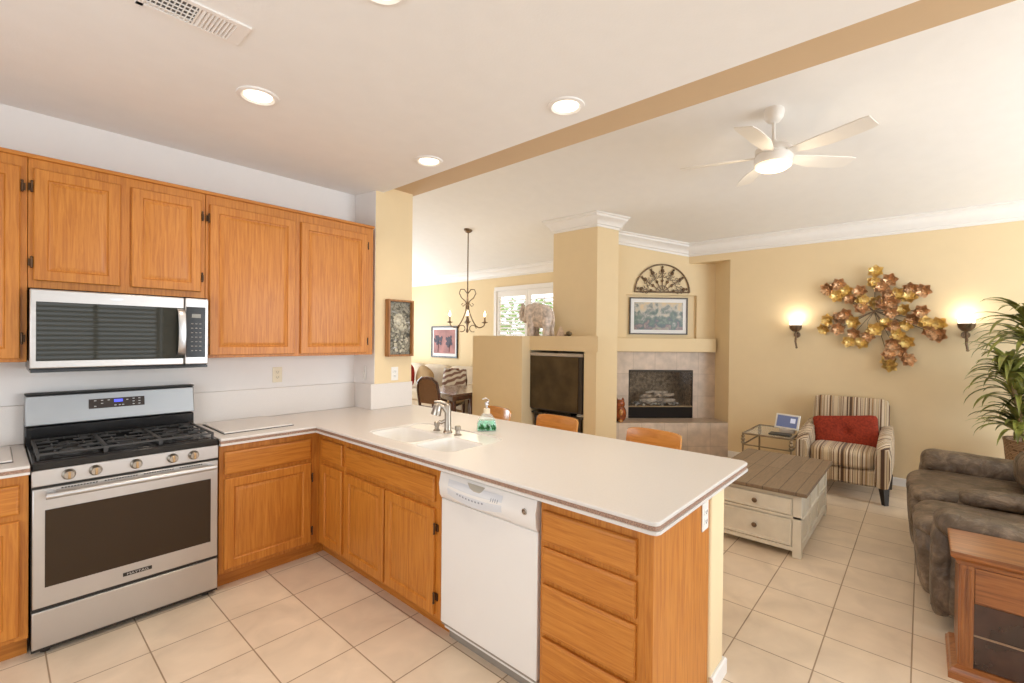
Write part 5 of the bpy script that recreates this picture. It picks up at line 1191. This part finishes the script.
# ------------------------------------------------------------------ sconces
shade_m = mat('frosted_shade', (1, .95, .85), .4, emit=(1, .90, .76), es=2.4)
for y, lb in ((1.125, 'lit bronze wall sconce left of the golden flower wall sculpture'), (-.315, 'lit bronze wall sconce right of the golden flower wall sculpture, above the plant')):
    X = 6.30
    t = thing('wall_sconce', lb, 'wall light', (X, y, 1.46), group='lit wall sconces on the yellow wall')
    build(G().lathe([(.010, 1.63), (.035, 1.642), (.060, 1.670), (.068, 1.712), (.064, 1.712), (.048, 1.68)], (X, y, 0), 24), 'metal_bowl', bronze, t)
    g = G(); g.tube([(X, y, 1.64), (X+.002, y-.004, 1.58), (X-.004, y-.001, 1.52), (X+.004, y-.012, 1.45)], [.013, .010, .011, .009], 8); g.soft((X+.004, y-.012, 1.448), (.013, .013, .010), 2, 5); g.soft((X-.001, y-.003, 1.55), (.013, .013, .016), 2, 5); build(g, 'stem', bronze, t)
    build(G().tube([(X, y, 1.60), (6.385, y, 1.60)], .009, 8).lathe([(.035, 0), (.033, .01), (.01, .012)], (6.399, y, 1.60), 16, '-x'), 'wall_bracket', bronze, t)
    build(G().lathe([(.048, 1.690), (.061, 1.72), (.064, 1.755), (.060, 1.755), (.054, 1.72)], (X, y, 0), 24), 'glass_shade', shade_m, t)
    l = bpy.data.lights.new('sconce_lamp', 'POINT'); l.energy = 1.9; l.color = (1, .90, .76); l.shadow_soft_size = .04; lo = bpy.data.objects.new('sconce_lamp', l); S.collection.objects.link(lo); lo.parent = t; lo.location = (0, 0, 1.80-1.46)

# ------------------------------------------------------------------ golden flower wall sculpture
FL = [(0.82, 2.13, 0), (0.72, 2.17, 0), (0.73, 2.04, 1), (0.65, 2.09, 1), (0.52, 2.08, 0), (0.61, 2.0, 0), (0.51, 1.98, 1), (0.51, 1.89, 0), (0.39, 1.95, 1), (0.39, 2.28, 1), (0.41, 2.17, 1), (0.34, 2.12, 0), (0.27, 2.19, 0), (0.29, 2.03, 0), (0.21, 2.03, 1), (0.26, 1.95, 0), (0.33, 1.93, 0), (0.11, 2.09, 0), (0.01, 2.06, 0), (0.11, 1.99, 1), (0.26, 1.84, 0), (0.15, 1.86, 1), (0.02, 1.85, 0), (0.08, 1.77, 0), (0.13, 1.71, 1), (-0.01, 1.72, 1), (-0.12, 1.71, 1), (-0.04, 1.64, 0), (-0.12, 1.6, 0), (0.81, 1.77, 1), (0.85, 1.67, 1), (0.72, 1.78, 0), (0.72, 1.67, 0), (0.65, 1.83, 0), (0.57, 1.74, 1), (0.57, 1.62, 0), (0.62, 1.53, 1), (0.5, 1.51, 1), (0.45, 1.59, 0), (0.39, 1.66, 1), (0.3, 1.72, 1), (0.24, 1.69, 0), (0.2, 1.6, 1), (0.13, 1.53, 1), (0.24, 1.51, 0), (0.17, 1.43, 0), (0.12, 1.34, 0), (0.27, 1.39, 0), (0.27, 1.32, 1), (0.27, 1.27, 1)]
t = thing('flower_wall_sculpture', 'gold and copper metal flower cluster sculpture on the yellow wall between two sconces', 'wall decor', (6.39, .36, 1.80))
def flower_mesh(m, nm):
    g = G()
    for lay, (n, r_, lift, rot) in enumerate(((6, .066, .010, 0), (6, .046, .026, .5))):
        for k in range(n):
            a = 2*PI*k/n+rot; ca, sa = math.cos(a), math.sin(a); P = lambda r0_, q, x: Vector((-x, r0_*ca-q*sa, r0_*sa+q*ca))
            w_ = r_*.46
            g.add([P(.004, 0, .002+lift*.3), P(r_*.55, -w_, lift*.9+.006), P(r_*.60, 0, lift*.6), P(r_*.55, w_, lift*.9+.006), P(r_*.9, -w_*.55, lift*1.5+.008), P(r_*1.12, 0, lift*1.6+.004), P(r_*.9, w_*.55, lift*1.5+.008)],
                  [(0, 1, 2), (0, 2, 3), (1, 4, 2), (2, 4, 5), (2, 5, 6), (2, 6, 3)])
    g.soft((-.012, 0, 0), (.010, .012, .012), 2, 5)
    me = bpy.data.meshes.new(nm); me.from_pydata(g.v, [], g.f); me.materials.append(m); me.polygons.foreach_set('use_smooth', [True]*len(me.polygons)); return me
fm = [flower_mesh(copper, 'flower'), flower_mesh(gold, 'flower')]; random.seed(2)
for y, z, k in FL:
    o = bpy.data.objects.new('flower', fm[k]); S.collection.objects.link(o); o.parent = t
    o.location = (-.035+random.uniform(-.02, .012), y-.36, z-1.80)
    o.rotation_euler = (random.uniform(0, 6.28), random.uniform(-.5, .5), random.uniform(-.5, .5)); s = random.uniform(.95, 1.15); o.scale = (s, s, s)
g = G(); hub = Vector((6.385, .40, 1.86))
for i in range(0, len(FL), 2):
    y, z, k = FL[i]; e = Vector((6.375, y, z)); mid = hub.lerp(e, .5)+Vector((0, random.uniform(-.03, .03), random.uniform(-.03, .03))); g.tube([hub, mid, e], .003, 6)
build(g, 'wire_stems', bronze, t)
